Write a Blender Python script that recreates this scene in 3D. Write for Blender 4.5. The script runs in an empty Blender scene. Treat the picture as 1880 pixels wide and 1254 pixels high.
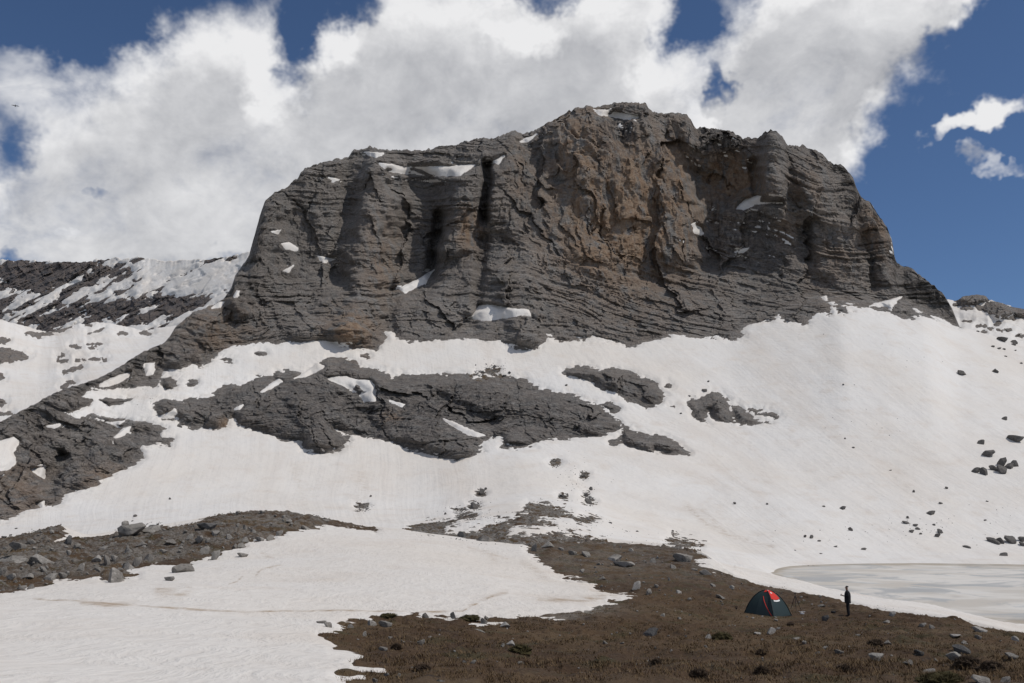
import bpy, bmesh, math, random
import numpy as np
from mathutils import Vector, Matrix
R = math.radians
random.seed(4); RNG = np.random.default_rng(11)
sc = bpy.context.scene
COL = sc.collection

# ------------------------------------------------------------------ camera, sky, sun, exposure
FPX = 1880*35/36; CX, CY = 940, 627
PITCH = math.atan((950-627)/FPX)
cam = bpy.data.cameras.new('camera'); cam.lens = 35; cam.sensor_width = 36
cam.clip_start = 0.1; cam.clip_end = 20000
camo = bpy.data.objects.new('camera', cam); COL.objects.link(camo)
camo.location = (0, 0, 0); camo.rotation_euler = (math.pi/2 + PITCH, 0, 0); sc.camera = camo
SUN_EL, SUN_AZ = R(55), R(101)          # azimuth measured from the view axis (+Y) towards the right (+X)
sun = bpy.data.lights.new('sun', 'SUN'); sun.energy = 2.55; sun.angle = R(0.6); sun.color = (1, .955, .89)
suno = bpy.data.objects.new('sun', sun); COL.objects.link(suno)
sdir = Vector((math.sin(SUN_AZ)*math.cos(SUN_EL), math.cos(SUN_AZ)*math.cos(SUN_EL), math.sin(SUN_EL)))
suno.rotation_euler = sdir.to_track_quat('Z', 'Y').to_euler()
vs = sc.view_settings; vs.view_transform = 'Standard'; vs.look = 'None'; vs.exposure = 0; vs.gamma = 1
sc.cycles.use_denoising = True; sc.cycles.max_bounces = 4; sc.cycles.diffuse_bounces = 3

class NT:
    """terse node-tree writer"""
    def __init__(s, tree): s.t = tree; s.n = tree.nodes; s.l = tree.links
    def put(s, sock, v):
        if isinstance(v, bpy.types.NodeSocket): s.l.new(v, sock)
        elif v is not None: sock.default_value = v
    def math(s, op, a, b=None, c=None, clamp=False):
        n = s.n.new('ShaderNodeMath'); n.operation = op; n.use_clamp = clamp
        for i, v in enumerate((a, b, c)): s.put(n.inputs[i], v)
        return n.outputs[0]
    def vmath(s, op, a, b=None, out=0):
        n = s.n.new('ShaderNodeVectorMath'); n.operation = op
        s.put(n.inputs[0], a); s.put(n.inputs[1], b); return n.outputs[out]
    def noise(s, vec, scale, detail=4, rough=.55, dist=0, out='Fac', lac=2.0):
        n = s.n.new('ShaderNodeTexNoise'); s.put(n.inputs['Vector'], vec)
        for k, v in (('Scale', scale), ('Detail', detail), ('Roughness', rough), ('Distortion', dist), ('Lacunarity', lac)): n.inputs[k].default_value = v
        return n.outputs[out]
    def ramp(s, v, a, b, c=0., d=1., smooth=True):
        n = s.n.new('ShaderNodeMapRange'); n.interpolation_type = 'SMOOTHSTEP' if smooth else 'LINEAR'
        s.put(n.inputs['Value'], v)
        for k, x in (('From Min', a), ('From Max', b), ('To Min', c), ('To Max', d)): n.inputs[k].default_value = x
        return n.outputs['Result']
    def mix(s, f, a, b, mode='MIX'):
        n = s.n.new('ShaderNodeMix'); n.data_type = 'RGBA'; n.blend_type = mode
        s.put(n.inputs[0], f)
        for i, v in ((6, a), (7, b)): s.put(n.inputs[i], (*v, 1) if isinstance(v, tuple) and len(v) == 3 else v)
        return n.outputs[2]
    def attr(s, name, out='Fac'):
        n = s.n.new('ShaderNodeAttribute'); n.attribute_name = name; return n.outputs[out]
    def xyz(s, v):
        n = s.n.new('ShaderNodeSeparateXYZ'); s.put(n.inputs[0], v); return n.outputs
    def comb(s, x, y, z):
        n = s.n.new('ShaderNodeCombineXYZ')
        for i, v in enumerate((x, y, z)): s.put(n.inputs[i], v)
        return n.outputs[0]
    def bump(s, h, dist, strength=1., normal=None):
        n = s.n.new('ShaderNodeBump'); n.inputs['Strength'].default_value = strength
        n.inputs['Distance'].default_value = dist; s.put(n.inputs['Height'], h); s.put(n.inputs['Normal'], normal)
        return n.outputs[0]

def ray(px, py):
    X = (np.asarray(px, float)-CX)/FPX; Z = (CY-np.asarray(py, float))/FPX
    c, s_ = math.cos(PITCH), math.sin(PITCH)
    return X, c-Z*s_, s_+Z*c
def azel(px, py):
    x, y, z = ray(px, py); return np.arctan2(x, y), np.arctan2(z, np.hypot(x, y))
def project(P):
    c, s_ = math.cos(PITCH), math.sin(PITCH)
    d = P[..., 1]*c + P[..., 2]*s_; v = -P[..., 1]*s_ + P[..., 2]*c
    d = np.where(d > .5, d, .5)
    return CX+FPX*P[..., 0]/d, CY-FPX*v/d

world = bpy.data.worlds.new('World'); sc.world = world; world.use_nodes = True
def build_sky():
    t = world.node_tree; t.nodes.clear(); g = NT(t)
    out = t.nodes.new('ShaderNodeOutputWorld')
    sky = t.nodes.new('ShaderNodeTexSky'); sky.sky_type = 'NISHITA'; sky.sun_disc = False
    sky.sun_elevation = SUN_EL; sky.sun_rotation = SUN_AZ; sky.altitude = 2800; sky.air_density = 1.0; sky.dust_density = .3; sky.ozone_density = 6.5
    bg = t.nodes.new('ShaderNodeBackground'); bg.inputs[1].default_value = .075
    g.put(bg.inputs[0], sky.outputs[0])
    # cloud density group: direction -> density; big masses are ellipses in azimuth / elevation, broken up by noise
    grp = bpy.data.node_groups.new('cloud_density', 'ShaderNodeTree')
    grp.interface.new_socket('dir', in_out='INPUT', socket_type='NodeSocketVector')
    grp.interface.new_socket('d', in_out='OUTPUT', socket_type='NodeSocketFloat')
    q = NT(grp); gi = grp.nodes.new('NodeGroupInput'); go = grp.nodes.new('NodeGroupOutput')
    d = gi.outputs[0]; X = q.xyz(d)
    az = q.math('ARCTAN2', X[0], X[1]); el = q.math('ARCSINE', X[2])
    ae = q.comb(az, el, 0.)
    w1 = q.noise(d, 9, 5, .65, out='Color'); w1 = q.vmath('SUBTRACT', w1, (.5, .5, .5))
    w1 = q.vmath('MULTIPLY', w1, (.16, .12, 0.)); aw = q.vmath('ADD', ae, w1)
    blobs = [  # px, py, rx, ry, tilt(deg), amp  (photo measures, turned into sky angles)
        (240, 260, 420, 200, 8, .95), (430, 70, 170, 110, 20, .55), (150, 420, 330, 110, 0, .6), (640, 300, 330, 200, 0, .8),
        (930, 150, 330, 190, 0, 1.0), (1120, 60, 160, 130, 0, .6), (1440, 170, 300, 160, 20, .95), (1590, 40, 210, 110, 25, .85),
        (1480, 240, 160, 90, 25, .5), (1690, 10, 130, 70, 25, .5), (620, 60, 60, 60, 0, .25), (700, 60, 110, 100, 0, .3),
        (1838, 195, 75, 40, 35, .98), (1745, 258, 85, 26, 20, 1.15), (1815, 303, 110, 22, 0, 1.1), (60, 440, 190, 70, 0, .4),
        (545, 75, 62, 105, -22, -.85), (60, 20, 230, 62, 12, -.85), (1265, 35, 62, 50, 0, -.62), (665, 12, 62, 34, 0, -.5),
        (1312, 150, 20, 42, 0, -.55), (1000, 2, 46, 22, 0, -.45), (-5, 275, 46, 60, 0, -.5), (165, 352, 46, 22, 10, -.55), (5, 470, 52, 28, 0, -.6),
        (405, 462, 46, 24, -20, -.62), (700, 165, 36, 12, 0, -.32), (1760, 430, 330, 220, 20, -.6), (1850, 90, 75, 95, 0, -.75), (1660, 330, 90, 60, 40, -.45)]
    acc = None
    for px, py, rx, ry, tilt, amp in blobs:
        a0, e0 = azel(px, py)
        m = grp.nodes.new('ShaderNodeMapping'); m.vector_type = 'TEXTURE'
        q.put(m.inputs[0], aw); m.inputs[1].default_value = (float(a0), float(e0), 0)
        m.inputs[2].default_value = (0, 0, R(tilt)); m.inputs[3].default_value = (rx/FPX, ry/FPX, 1)
        L = q.vmath('LENGTH', m.outputs[0], out=1)
        v = q.ramp(L, 1.5, 0., 0., amp)
        acc = v if acc is None else q.math('ADD', acc, v)
    # out of view the broken cloud cover is thinned to lower fill light
    cosv = q.math('MULTIPLY', X[1], 1.0)
    outside = q.ramp(cosv, .84, .6, 0, .30)
    acc = q.math('ADD', q.math('MINIMUM', acc, .85), outside)
    sq = q.vmath('MULTIPLY', d, (1., 1., 1.35))
    n1 = q.noise(sq, 5.5, 6, .6, .25); n2 = q.noise(sq, 21, 4, .66, .4)
    nn = q.math('ADD', q.math('MULTIPLY', q.math('SUBTRACT', n1, .5), 1.5), q.math('MULTIPLY', q.math('SUBTRACT', n2, .5), .55))
    q.put(go.inputs[0], q.math('SUBTRACT', q.math('ADD', acc, nn), .27))
    def dens(v):
        n = t.nodes.new('ShaderNodeGroup'); n.node_tree = grp; g.put(n.inputs[0], v); return n.outputs[0]
    tc = t.nodes.new('ShaderNodeTexCoord'); D = g.vmath('NORMALIZE', tc.outputs['Generated'])
    up = (math.sin(SUN_AZ)*.5, 0, .85)
    d0 = dens(D)
    d1 = dens(g.vmath('NORMALIZE', g.vmath('ADD', D, tuple(.045*c for c in up))))
    alpha = g.ramp(d0, -.2, .56)
    rel = g.math('MULTIPLY', g.math('SUBTRACT', d0, d1), .5)
    thick = g.ramp(d1, -.1, 1.0)
    fine = g.noise(D, 13, 4, .6)
    lit = g.math('SUBTRACT', g.math('ADD', .86, rel), g.math('MULTIPLY', thick, .62))
    lit = g.math('ADD', lit, g.math('MULTIPLY', g.math('SUBTRACT', fine, .5), .16), clamp=True)
    ccol = g.mix(lit, (.38, .39, .42), (.83, .83, .84))
    cb = t.nodes.new('ShaderNodeBackground'); g.put(cb.inputs[0], ccol); cb.inputs[1].default_value = 1.0
    mx = t.nodes.new('ShaderNodeMixShader'); g.put(mx.inputs[0], alpha)
    t.links.new(bg.outputs[0], mx.inputs[1]); t.links.new(cb.outputs[0], mx.inputs[2]); t.links.new(mx.outputs[0], out.inputs[0])
    world.cycles.sampling_method = 'MANUAL'; world.cycles.sample_map_resolution = 512
build_sky()

# ------------------------------------------------------------------ helpers
PERM = np.random.default_rng(7).permutation(256).astype(np.int32); PERM = np.concatenate([PERM, PERM, PERM])
GR = np.array([(1,1,0),(-1,1,0),(1,-1,0),(-1,-1,0),(1,0,1),(-1,0,1),(1,0,-1),(-1,0,-1),(0,1,1),(0,-1,1),(0,1,-1),(0,-1,-1),(1,1,0),(-1,1,0),(0,-1,1),(0,-1,-1)], np.float32)
def perlin(x, y, z):
    x, y, z = np.broadcast_arrays(np.asarray(x, np.float32), np.asarray(y, np.float32), np.asarray(z, np.float32))
    xi, yi, zi = np.floor(x), np.floor(y), np.floor(z); fx, fy, fz = x-xi, y-yi, z-zi
    X, Y, Z = xi.astype(np.int32) & 255, yi.astype(np.int32) & 255, zi.astype(np.int32) & 255
    u, v, w = (f*f*f*(f*(f*6-15)+10) for f in (fx, fy, fz))
    res = np.zeros_like(fx)
    for i in (0, 1):
        for j in (0, 1):
            for k in (0, 1):
                g = GR[PERM[PERM[PERM[X+i]+Y+j]+Z+k] & 15]
                res += (u if i else 1-u)*(v if j else 1-v)*(w if k else 1-w)*(g[..., 0]*(fx-i)+g[..., 1]*(fy-j)+g[..., 2]*(fz-k))
    return res
def fbm(x, y, z, octv=4, gain=.5, lac=2.03, ridged=False):
    out, a, tot = 0, 1., 0.
    for o in range(octv):
        n = perlin(x+o*17.3, y-o*9.1, z+o*5.7)
        out = out + a*((.5-2*np.abs(n)) if ridged else n); tot += a
        a *= gain; x, y, z = x*lac, y*lac, z*lac
    return out/tot
def on(mask, fn, *arrs):
    out = np.zeros(mask.shape, np.float32)
    if mask.any(): out[mask] = fn(*[np.asarray(a)[mask] for a in arrs])
    return out
RT = np.random.default_rng(23).uniform(-1, 1, (256, 6)).astype(np.float32)
def facets(u, v, size, seed, aspect=1., grad=.4, h=.1):
    """broken rock: every cell is a plane of its own tilt"""
    U, V = np.asarray(u, np.float32)/size+seed*3.7, np.asarray(v, np.float32)/(size*aspect)+seed*1.3; iu, iv = np.floor(U).astype(np.int32), np.floor(V).astype(np.int32)
    best = np.full(U.shape, 9., np.float32); val = np.zeros(U.shape, np.float32)
    for di in (-1, 0, 1):
        for dj in (-1, 0, 1):
            k = PERM[PERM[(iu+di) & 255]+((iv+dj) & 255)]; r = RT[k]
            du, dv = U-(iu+di+.5+.45*r[..., 0]), V-(iv+dj+.5+.45*r[..., 1]); d2 = du*du+dv*dv; m = d2 < best
            best = np.where(m, d2, best); val = np.where(m, h*r[..., 2]+grad*(r[..., 3]*du+r[..., 4]*dv), val)
    return val*size
def strata(s, u, th, seed):
    """beds with sharp ledges, split by joints into blocks; about -1..1"""
    b = s/th+seed*11; i = np.floor(b).astype(np.int32); f = b-i
    q = RT[i & 255]; j = np.floor(u/(th*(3.2+1.6*q[..., 3]))+q[..., 0]*9).astype(np.int32)
    return .6*q[..., 2]+.4*RT[PERM[PERM[i & 255]+(j & 255)]][..., 1]+.35*(f-.5)
def sstep(v, a, b):
    t = np.clip((v-a)/(b-a), 0, 1); return t*t*(3-2*t)
def polysd(px, py, poly, far=45.):
    """signed distance in photo pixels, positive inside"""
    poly = np.asarray(poly, np.float32); out = np.full(px.shape, -far, np.float32)
    m = (px > poly[:, 0].min()-far) & (px < poly[:, 0].max()+far) & (py > poly[:, 1].min()-far) & (py < poly[:, 1].max()+far)
    if not m.any(): return out
    x, y = px[m].astype(np.float32), py[m].astype(np.float32)
    d2 = np.full(x.shape, 1e9, np.float32); ins = np.zeros(x.shape, bool)
    for (ax, ay), (bx, by) in zip(poly, np.roll(poly, -1, 0)):
        ex, ey = bx-ax, by-ay; wx, wy = x-ax, y-ay
        t = np.clip((wx*ex+wy*ey)/max(ex*ex+ey*ey, 1e-6), 0, 1)
        d2 = np.minimum(d2, (wx-t*ex)**2+(wy-t*ey)**2)
        if ay != by: ins ^= ((ay > y) != (by > y)) & (x < ex*(y-ay)/(by-ay)+ax)
    d = np.sqrt(d2); out[m] = np.clip(np.where(ins, d, -d), -far, 200); return out
def segdist(px, py, line):
    line = np.asarray(line, np.float32); best = np.full(px.shape, 1e9, np.float32)
    for (ax, ay), (bx, by) in zip(line[:-1], line[1:]):
        ex, ey = bx-ax, by-ay
        t = np.clip(((px-ax)*ex+(py-ay)*ey)/max(ex*ex+ey*ey, 1e-6), 0, 1)
        best = np.minimum(best, (px-ax-t*ex)**2+(py-ay-t*ey)**2)
    return np.sqrt(best)
def ell(cx, cy, rx, ry, n=12): return [(cx+rx*math.cos(6.2832*i/n), cy+ry*math.sin(6.2832*i/n)) for i in range(n)]

def mesh_np(name, V, F, mat, attrs=None, smooth=True):
    """V (n,3), F (m,4) quads -> mesh object"""
    me = bpy.data.meshes.new(name)
    me.vertices.add(len(V)); me.vertices.foreach_set('co', np.ascontiguousarray(V, np.float32).ravel())
    k = F.shape[1]
    me.loops.add(F.size); me.loops.foreach_set('vertex_index', np.ascontiguousarray(F, np.int32).ravel())
    me.polygons.add(len(F)); me.polygons.foreach_set('loop_start', np.arange(0, F.size, k, dtype=np.int32))
    me.polygons.foreach_set('use_smooth', np.full(len(F), smooth))
    me.update(calc_edges=True)
    for an, av in (attrs or {}).items():
        a = me.attributes.new(an, 'FLOAT_VECTOR' if av.ndim == 2 else 'FLOAT', 'POINT')
        a.data.foreach_set('vector' if av.ndim == 2 else 'value', np.ascontiguousarray(av, np.float32).ravel())
    me.materials.append(mat); o = bpy.data.objects.new(name, me); COL.objects.link(o); return o
def sub_grid(name, G, mask, mat, attrs, smooth=True):
    """faces of the grid G[c, r, 3] where mask[c-1, r-1] -> object with only the vertices it uses"""
    nc, nr = G.shape[:2]; idx = np.arange(nc*nr).reshape(nc, nr)
    F = np.stack([idx[:-1, :-1], idx[1:, :-1], idx[1:, 1:], idx[:-1, 1:]], -1)[mask]
    if not len(F): return None
    used = np.unique(F); remap = np.zeros(nc*nr, np.int32); remap[used] = np.arange(len(used))
    return mesh_np(name, G.reshape(-1, 3)[used], remap[F], mat, {k: a.reshape(nc*nr, -1).squeeze(-1)[used] if a.ndim == 2 else a.reshape(nc*nr, 3)[used] for k, a in attrs.items()}, smooth)
def corner(fn, A): return fn(fn(A[:-1, :-1], A[1:, :-1]), fn(A[:-1, 1:], A[1:, 1:]))
def tag(o, label=None, cat=None, group=None, kind=None):
    for k, v in (('label', label), ('category', cat), ('group', group), ('kind', kind)):
        if v: o[k] = v
    return o
def empty(name, loc, rz=0):
    o = bpy.data.objects.new(name, None); COL.objects.link(o); o.location = loc; o.rotation_euler = (0, 0, rz); o.empty_display_size = .2; return o
def obj_bm(name, bm, mat, parent=None, smooth=False):
    me = bpy.data.meshes.new(name); bm.normal_update(); bm.to_mesh(me); bm.free()
    for m in (mat if isinstance(mat, (list, tuple)) else [mat]): me.materials.append(m)
    if smooth: me.polygons.foreach_set('use_smooth', [True]*len(me.polygons))
    o = bpy.data.objects.new(name, me); COL.objects.link(o); o.parent = parent; return o
def tube(bm, pts, rad, n=6, cap=True):
    pts = [Vector(p) for p in pts]; rads = rad if isinstance(rad, (list, tuple)) else [rad]*len(pts); rings = []
    for i, p in enumerate(pts):
        d = (pts[min(i+1, len(pts)-1)]-pts[max(i-1, 0)]).normalized()
        a = d.cross(Vector((0, 0, 1)) if abs(d.z) < .9 else Vector((1, 0, 0))).normalized(); b = d.cross(a)
        rings.append([bm.verts.new(p+(a*math.cos(6.2832*k/n)+b*math.sin(6.2832*k/n))*rads[i]) for k in range(n)])
    for r0, r1 in zip(rings[:-1], rings[1:]):
        for k in range(n): bm.faces.new((r0[k], r0[(k+1) % n], r1[(k+1) % n], r1[k]))
    if cap: bm.faces.new(rings[0][::-1]); bm.faces.new(rings[-1])
    return bm

# ------------------------------------------------------------------ materials
def new_mat(name):
    m = bpy.data.materials.new(name); m.use_nodes = True; t = m.node_tree
    b = t.nodes['Principled BSDF']; b.inputs['Specular IOR Level'].default_value = .25; b.inputs['Roughness'].default_value = .85
    return m, NT(t), b
def posn(g):
    n = g.n.new('ShaderNodeNewGeometry'); return n.outputs['Position']
def rock_mat(name, c1, c2, c3, scale=1., obj=False, bumpd=.5):
    m, g, b = new_mat(name)
    if obj:
        tc = g.n.new('ShaderNodeTexCoord'); oi = g.n.new('ShaderNodeObjectInfo')
        P = g.vmath('ADD', tc.outputs['Object'], g.vmath('MULTIPLY', g.comb(oi.outputs['Random'], oi.outputs['Random'], 0.), (37., 51., 0.)))
    else: P = posn(g)
    n1 = g.noise(P, .035*scale, 4, .62); n2 = g.noise(P, .3*scale, 4, .65); n3 = g.noise(P, 1.1*scale, 2, .7)
    c = g.mix(g.ramp(n1, .35, .68), c1, c2)
    c = g.mix(g.math('MULTIPLY', g.ramp(n2, .5, .72), .75), c, c3)
    c = g.mix(g.math('MULTIPLY', g.ramp(n3, .47, .25), .8), c, tuple(v*.32 for v in c1))
    c = g.mix(g.math('MULTIPLY', g.ramp(n3, .55, .75), .5), c, tuple(min(1, v*1.7) for v in c2))
    if not obj:
        w_ = g.vmath('ADD', P, g.vmath('MULTIPLY', g.noise(P, .04*scale, 2, .5, out='Color'), (0., 0., 9.)))
        bd = g.noise(g.vmath('MULTIPLY', w_, (.11, .11, .75)), scale, 4, .72)
        c = g.mix(g.math('MULTIPLY', g.ramp(bd, .47, .33), .72), c, tuple(v*.42 for v in c1))
        c = g.mix(g.math('MULTIPLY', g.ramp(bd, .53, .68), .6), c, tuple(min(1, v*1.55) for v in c2))
        st = g.attr('stain')
        sn = g.noise(g.vmath('MULTIPLY', P, (1., 1., .35)), .14*scale, 3, .65)
        f = g.math('MULTIPLY', st, g.ramp(sn, .32, .58), clamp=True)
        c = g.mix(f, c, g.mix(g.ramp(n2, .3, .7), (.235, .15, .094), (.36, .27, .195)))
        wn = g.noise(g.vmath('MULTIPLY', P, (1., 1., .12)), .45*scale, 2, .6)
        wf = g.math('MULTIPLY', g.attr('wet_shade'), g.ramp(wn, .42, .62), clamp=True)
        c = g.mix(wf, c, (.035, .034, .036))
    else:
        c = g.mix(g.math('MULTIPLY', oi.outputs['Random'], .4), c, tuple(v*.6 for v in c1))
    g.put(b.inputs['Base Color'], c)
    sp = g.vmath('MULTIPLY', P, (1., 1., 2.2)) if not obj else P
    h = g.noise(sp, .6*scale, 4, .75)
    g.put(b.inputs['Normal'], g.bump(h, bumpd, 1.))
    b.inputs['Roughness'].default_value = .9
    return m
M = {}
M['rock'] = rock_mat('limestone', (.185, .175, .165), (.255, .24, .225), (.295, .265, .235), 1., bumpd=2.2)
M['outcrop'] = rock_mat('dark_limestone', (.165, .157, .149), (.23, .218, .205), (.27, .25, .233), 1.4, bumpd=1.6)
M['far_rock'] = rock_mat('distant_rock', (.075, .075, .083), (.105, .10, .102), (.135, .12, .112), .3, bumpd=5.)
M['boulder'] = rock_mat('boulder_stone', (.20, .183, .163), (.31, .288, .26), (.41, .385, .35), 3., True, .08)
M['pale'] = rock_mat('pale_stone', (.30, .28, .255), (.42, .395, .365), (.48, .455, .42), 8., True, .04)
M['dark'] = rock_mat('dark_stone', (.095, .092, .09), (.14, .135, .13), (.17, .16, .15), 6., True, .08)

def snow_mat(name, near):
    m, g, b = new_mat(name); P = posn(g)
    big = g.noise(P, .018, 3, .6); mid = g.noise(P, .11, 4, .65)
    c = g.mix(g.ramp(big, .35, .7), (.725, .703, .672), (.70, .658, .605))
    c = g.mix(g.math('MULTIPLY', g.ramp(mid, .48, .78), .55), c, (.62, .55, .48))
    c = g.mix(g.math('MULTIPLY', g.attr('dirt'), g.ramp(g.noise(P, .55, 5, .7), .38, .66)), c, (.36, .27, .185))
    sl = g.vmath('ADD', g.attr('sl', 'Vector'), g.vmath('MULTIPLY', g.noise(P, .012, 2, .5, out='Color'), (14., 0., 0.)))
    if near:
        c = g.mix(1., c, (1.0, .985, .965), 'MULTIPLY')
        fl = g.vmath('MULTIPLY', g.vmath('ADD', P, g.vmath('MULTIPLY', g.noise(P, .25, 2, .5, out='Color'), (2.5, 2.5, 0.))), (2.3, .75, 1.))
        h1 = g.noise(fl, .9, 2, .55); h2 = g.noise(fl, 2.6, 3, .65)
        c = g.mix(g.math('MULTIPLY', g.ramp(h1, .58, .3), .2), c, (.52, .465, .41))
        c = g.mix(g.math('MULTIPLY', g.ramp(h2, .54, .32), .18), c, (.52, .47, .42))
        h = g.math('ADD', h1, g.math('MULTIPLY', h2, .55))
        g.put(b.inputs['Normal'], g.bump(h, .11, .9))
    else:
        s1 = g.noise(g.vmath('MULTIPLY', sl, (.16, .006, 1.)), 1., 4, .62)
        s2 = g.noise(g.vmath('MULTIPLY', sl, (.5, .03, 1.)), 1., 3, .62)
        sp = g.noise(P, 1.2, 3, .6)
        c = g.mix(g.math('MULTIPLY', g.ramp(s1, .46, .72), .14), c, (.50, .46, .43))
        c = g.mix(g.math('MULTIPLY', g.ramp(s2, .58, .76), .06), c, (.42, .40, .38))
        dl = g.noise(g.vmath('MULTIPLY', sl, (.02, .006, 1.)), 1., 4, .65)
        c = g.mix(g.math('MULTIPLY', g.ramp(dl, .5, .7), .45), c, (.60, .535, .47))
        c = g.mix(g.math('MULTIPLY', g.ramp(sp, .70, .78), .55), c, (.25, .23, .21))
        h = g.math('ADD', g.math('MULTIPLY', s1, .5), g.math('MULTIPLY', s2, .08))
        h = g.math('ADD', h, g.math('MULTIPLY', g.noise(P, .5, 2, .6), .25))
        h = g.math('ADD', h, g.math('MULTIPLY', g.noise(P, .07, 4, .6), 1.4))
        g.put(b.inputs['Normal'], g.bump(h, .9, .75))
    g.put(b.inputs['Base Color'], c); b.inputs['Roughness'].default_value = .7; b.inputs['Specular IOR Level'].default_value = .15
    return m
M['snow'] = snow_mat('old_snow', True); M['snowfar'] = snow_mat('slope_snow', False)

def ground_mat():
    m, g, b = new_mat('tundra_soil'); P = posn(g)
    n1 = g.noise(P, .16, 4, .6); n2 = g.noise(P, 1.1, 5, .7); n3 = g.noise(P, 5., 3, .7); n4 = g.noise(P, .45, 3, .6)
    c = g.mix(g.ramp(n1, .38, .64), (.056, .033, .018), (.082, .05, .026))
    c = g.mix(g.math('MULTIPLY', g.ramp(g.noise(P, .09, 3, .6), .5, .66), .6), c, (.125, .088, .05))
    c = g.mix(g.math('MULTIPLY', g.ramp(n4, .52, .68), .7), c, (.046, .041, .017))
    c = g.mix(g.math('MULTIPLY', g.ramp(n2, .5, .75), .8), c, (.10, .068, .038))
    c = g.mix(g.math('MULTIPLY', g.ramp(n2, .44, .28), .85), c, (.025, .017, .012))
    c = g.mix(g.math('MULTIPLY', g.ramp(n3, .52, .8), .5), c, (.14, .10, .058))
    gv = g.attr('gravel')
    gn = g.noise(P, .35, 6, .7)
    gc = g.mix(g.ramp(g.noise(P, 2.6, 6, .75), .35, .65), (.075, .066, .056), (.27, .255, .235))
    c = g.mix(g.math('MULTIPLY', gv, g.ramp(gn, .40, .56), clamp=True), c, gc)
    c = g.mix(g.attr('mud'), c, g.mix(g.ramp(n2, .35, .65), (.13, .115, .09), (.32, .30, .27)))
    g.put(b.inputs['Base Color'], c)
    h = g.math('ADD', n2, g.math('MULTIPLY', n3, .4)); g.put(b.inputs['Normal'], g.bump(h, .22, 1.)); b.inputs['Roughness'].default_value = .95
    return m
M['ground'] = ground_mat()
def lake_mat():
    m, g, b = new_mat('lake_ice'); P = posn(g)
    w = g.vmath('ADD', P, g.vmath('MULTIPLY', g.noise(P, .03, 3, .5, out='Color'), (26., 14., 0.)))
    n1 = g.noise(w, .036, 5, .6, .6); n2 = g.noise(g.vmath('ADD', w, (90., 40., 0.)), .055, 6, .66, .9); n3 = g.noise(P, .16, 5, .6)
    c = g.mix(g.ramp(n1, .42, .6), (.54, .50, .44), (.68, .65, .60))
    c = g.mix(g.math('MULTIPLY', g.ramp(n2, .48, .60), .85), c, (.37, .38, .38))
    c = g.mix(g.math('MULTIPLY', g.ramp(n3, .55, .75), .55), c, (.62, .63, .63))
    sh = g.ramp(g.math('ADD', g.attr('depth'), g.math('MULTIPLY', g.math('SUBTRACT', n3, .5), 2.2)), 1.2, .1)
    c = g.mix(g.math('MULTIPLY', sh, .75), c, (.33, .27, .19))
    g.put(b.inputs['Base Color'], c); b.inputs['Roughness'].default_value = .55
    g.put(b.inputs['Normal'], g.bump(n3, .05, .5)); return m
M['lake'] = lake_mat()
def plain(name, col, rough=.7, var=.25, scale=14.):
    m, g, b = new_mat(name); tc = g.n.new('ShaderNodeTexCoord')
    n = g.noise(tc.outputs['Object'], scale, 4, .6)
    g.put(b.inputs['Base Color'], g.mix(n, tuple(c*(1-var) for c in col), tuple(min(1, c*(1+var)) for c in col))); b.inputs['Roughness'].default_value = rough
    return m

# ------------------------------------------------------------------ terrain: one profile per azimuth column, from under the camera to the ridge and over it
def row(pts, dense_az, smooth=0, rsmooth=None):
    p = np.array(pts, float); a, e = azel(p[:, 0], p[:, 1]); o = np.argsort(a)
    el = np.interp(dense_az, a[o], e[o]); r = np.interp(dense_az, a[o], p[o, 2])
    def sm(v, s):
        if not s: return v
        k = np.exp(-.5*(np.arange(-3*s, 3*s+1)/s)**2); k /= k.sum(); return np.convolve(np.pad(v, 3*s, mode='edge'), k, 'valid')
    return sm(el, smooth), sm(r, smooth if rsmooth is None else rsmooth)
azd = np.arctan2((np.arange(-150, 2031, 2.05)-CX)/FPX, 1.0)
aside = np.linspace(azd[-1]+.012, R(88), 34)
AZ = np.concatenate([-(aside[::-1]), azd, aside])
LAKE_Z = -12.
SKY = [(-600,900),(-200,850),(-60,803),(0,775),(30,761),(80,733),(120,715),(175,696),(225,670),(256,650),(298,631),(312,617),(323,600),(344,580),(360,573),(395,560),(412,548),(425,530),(432,505),(445,485),(458,470),(463,450),(470,425),(478,395),(486,372),(500,360),(525,345),(545,330),(565,308),(590,300),(615,297),(640,288),(650,276),(680,271),(700,274),(740,276),(775,278),(800,270),(840,268),(870,258),(890,254),(905,258),(925,248),(945,243),(960,248),(985,240),(1010,225),(1040,208),(1060,201),(1078,195),(1095,199),(1112,194),(1129,191),(1151,188),(1184,191),(1197,204),(1215,207),(1232,205),(1261,211),(1276,233),(1313,237),(1341,242),(1359,253),(1392,256),(1401,246),(1422,241),(1436,249),(1446,267),(1474,268),(1503,279),(1527,298),(1548,304),(1566,326),(1581,361),(1601,374),(1611,397),(1629,418),(1638,442),(1643,474),(1648,486),(1671,493),(1685,505),(1724,530),(1738,546),(1748,565),(1762,601),(1790,611),(1830,622),(1880,632),(2000,650),(2600,700)]
rl = np.interp([p[0] for p in SKY], [-600,-60,200,320,430,480,650,800,1000,1150,1300,1420,1560,1650,1762,1880,2600], [380,395,455,500,545,575,612,622,640,640,652,640,655,640,610,625,650])
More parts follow.
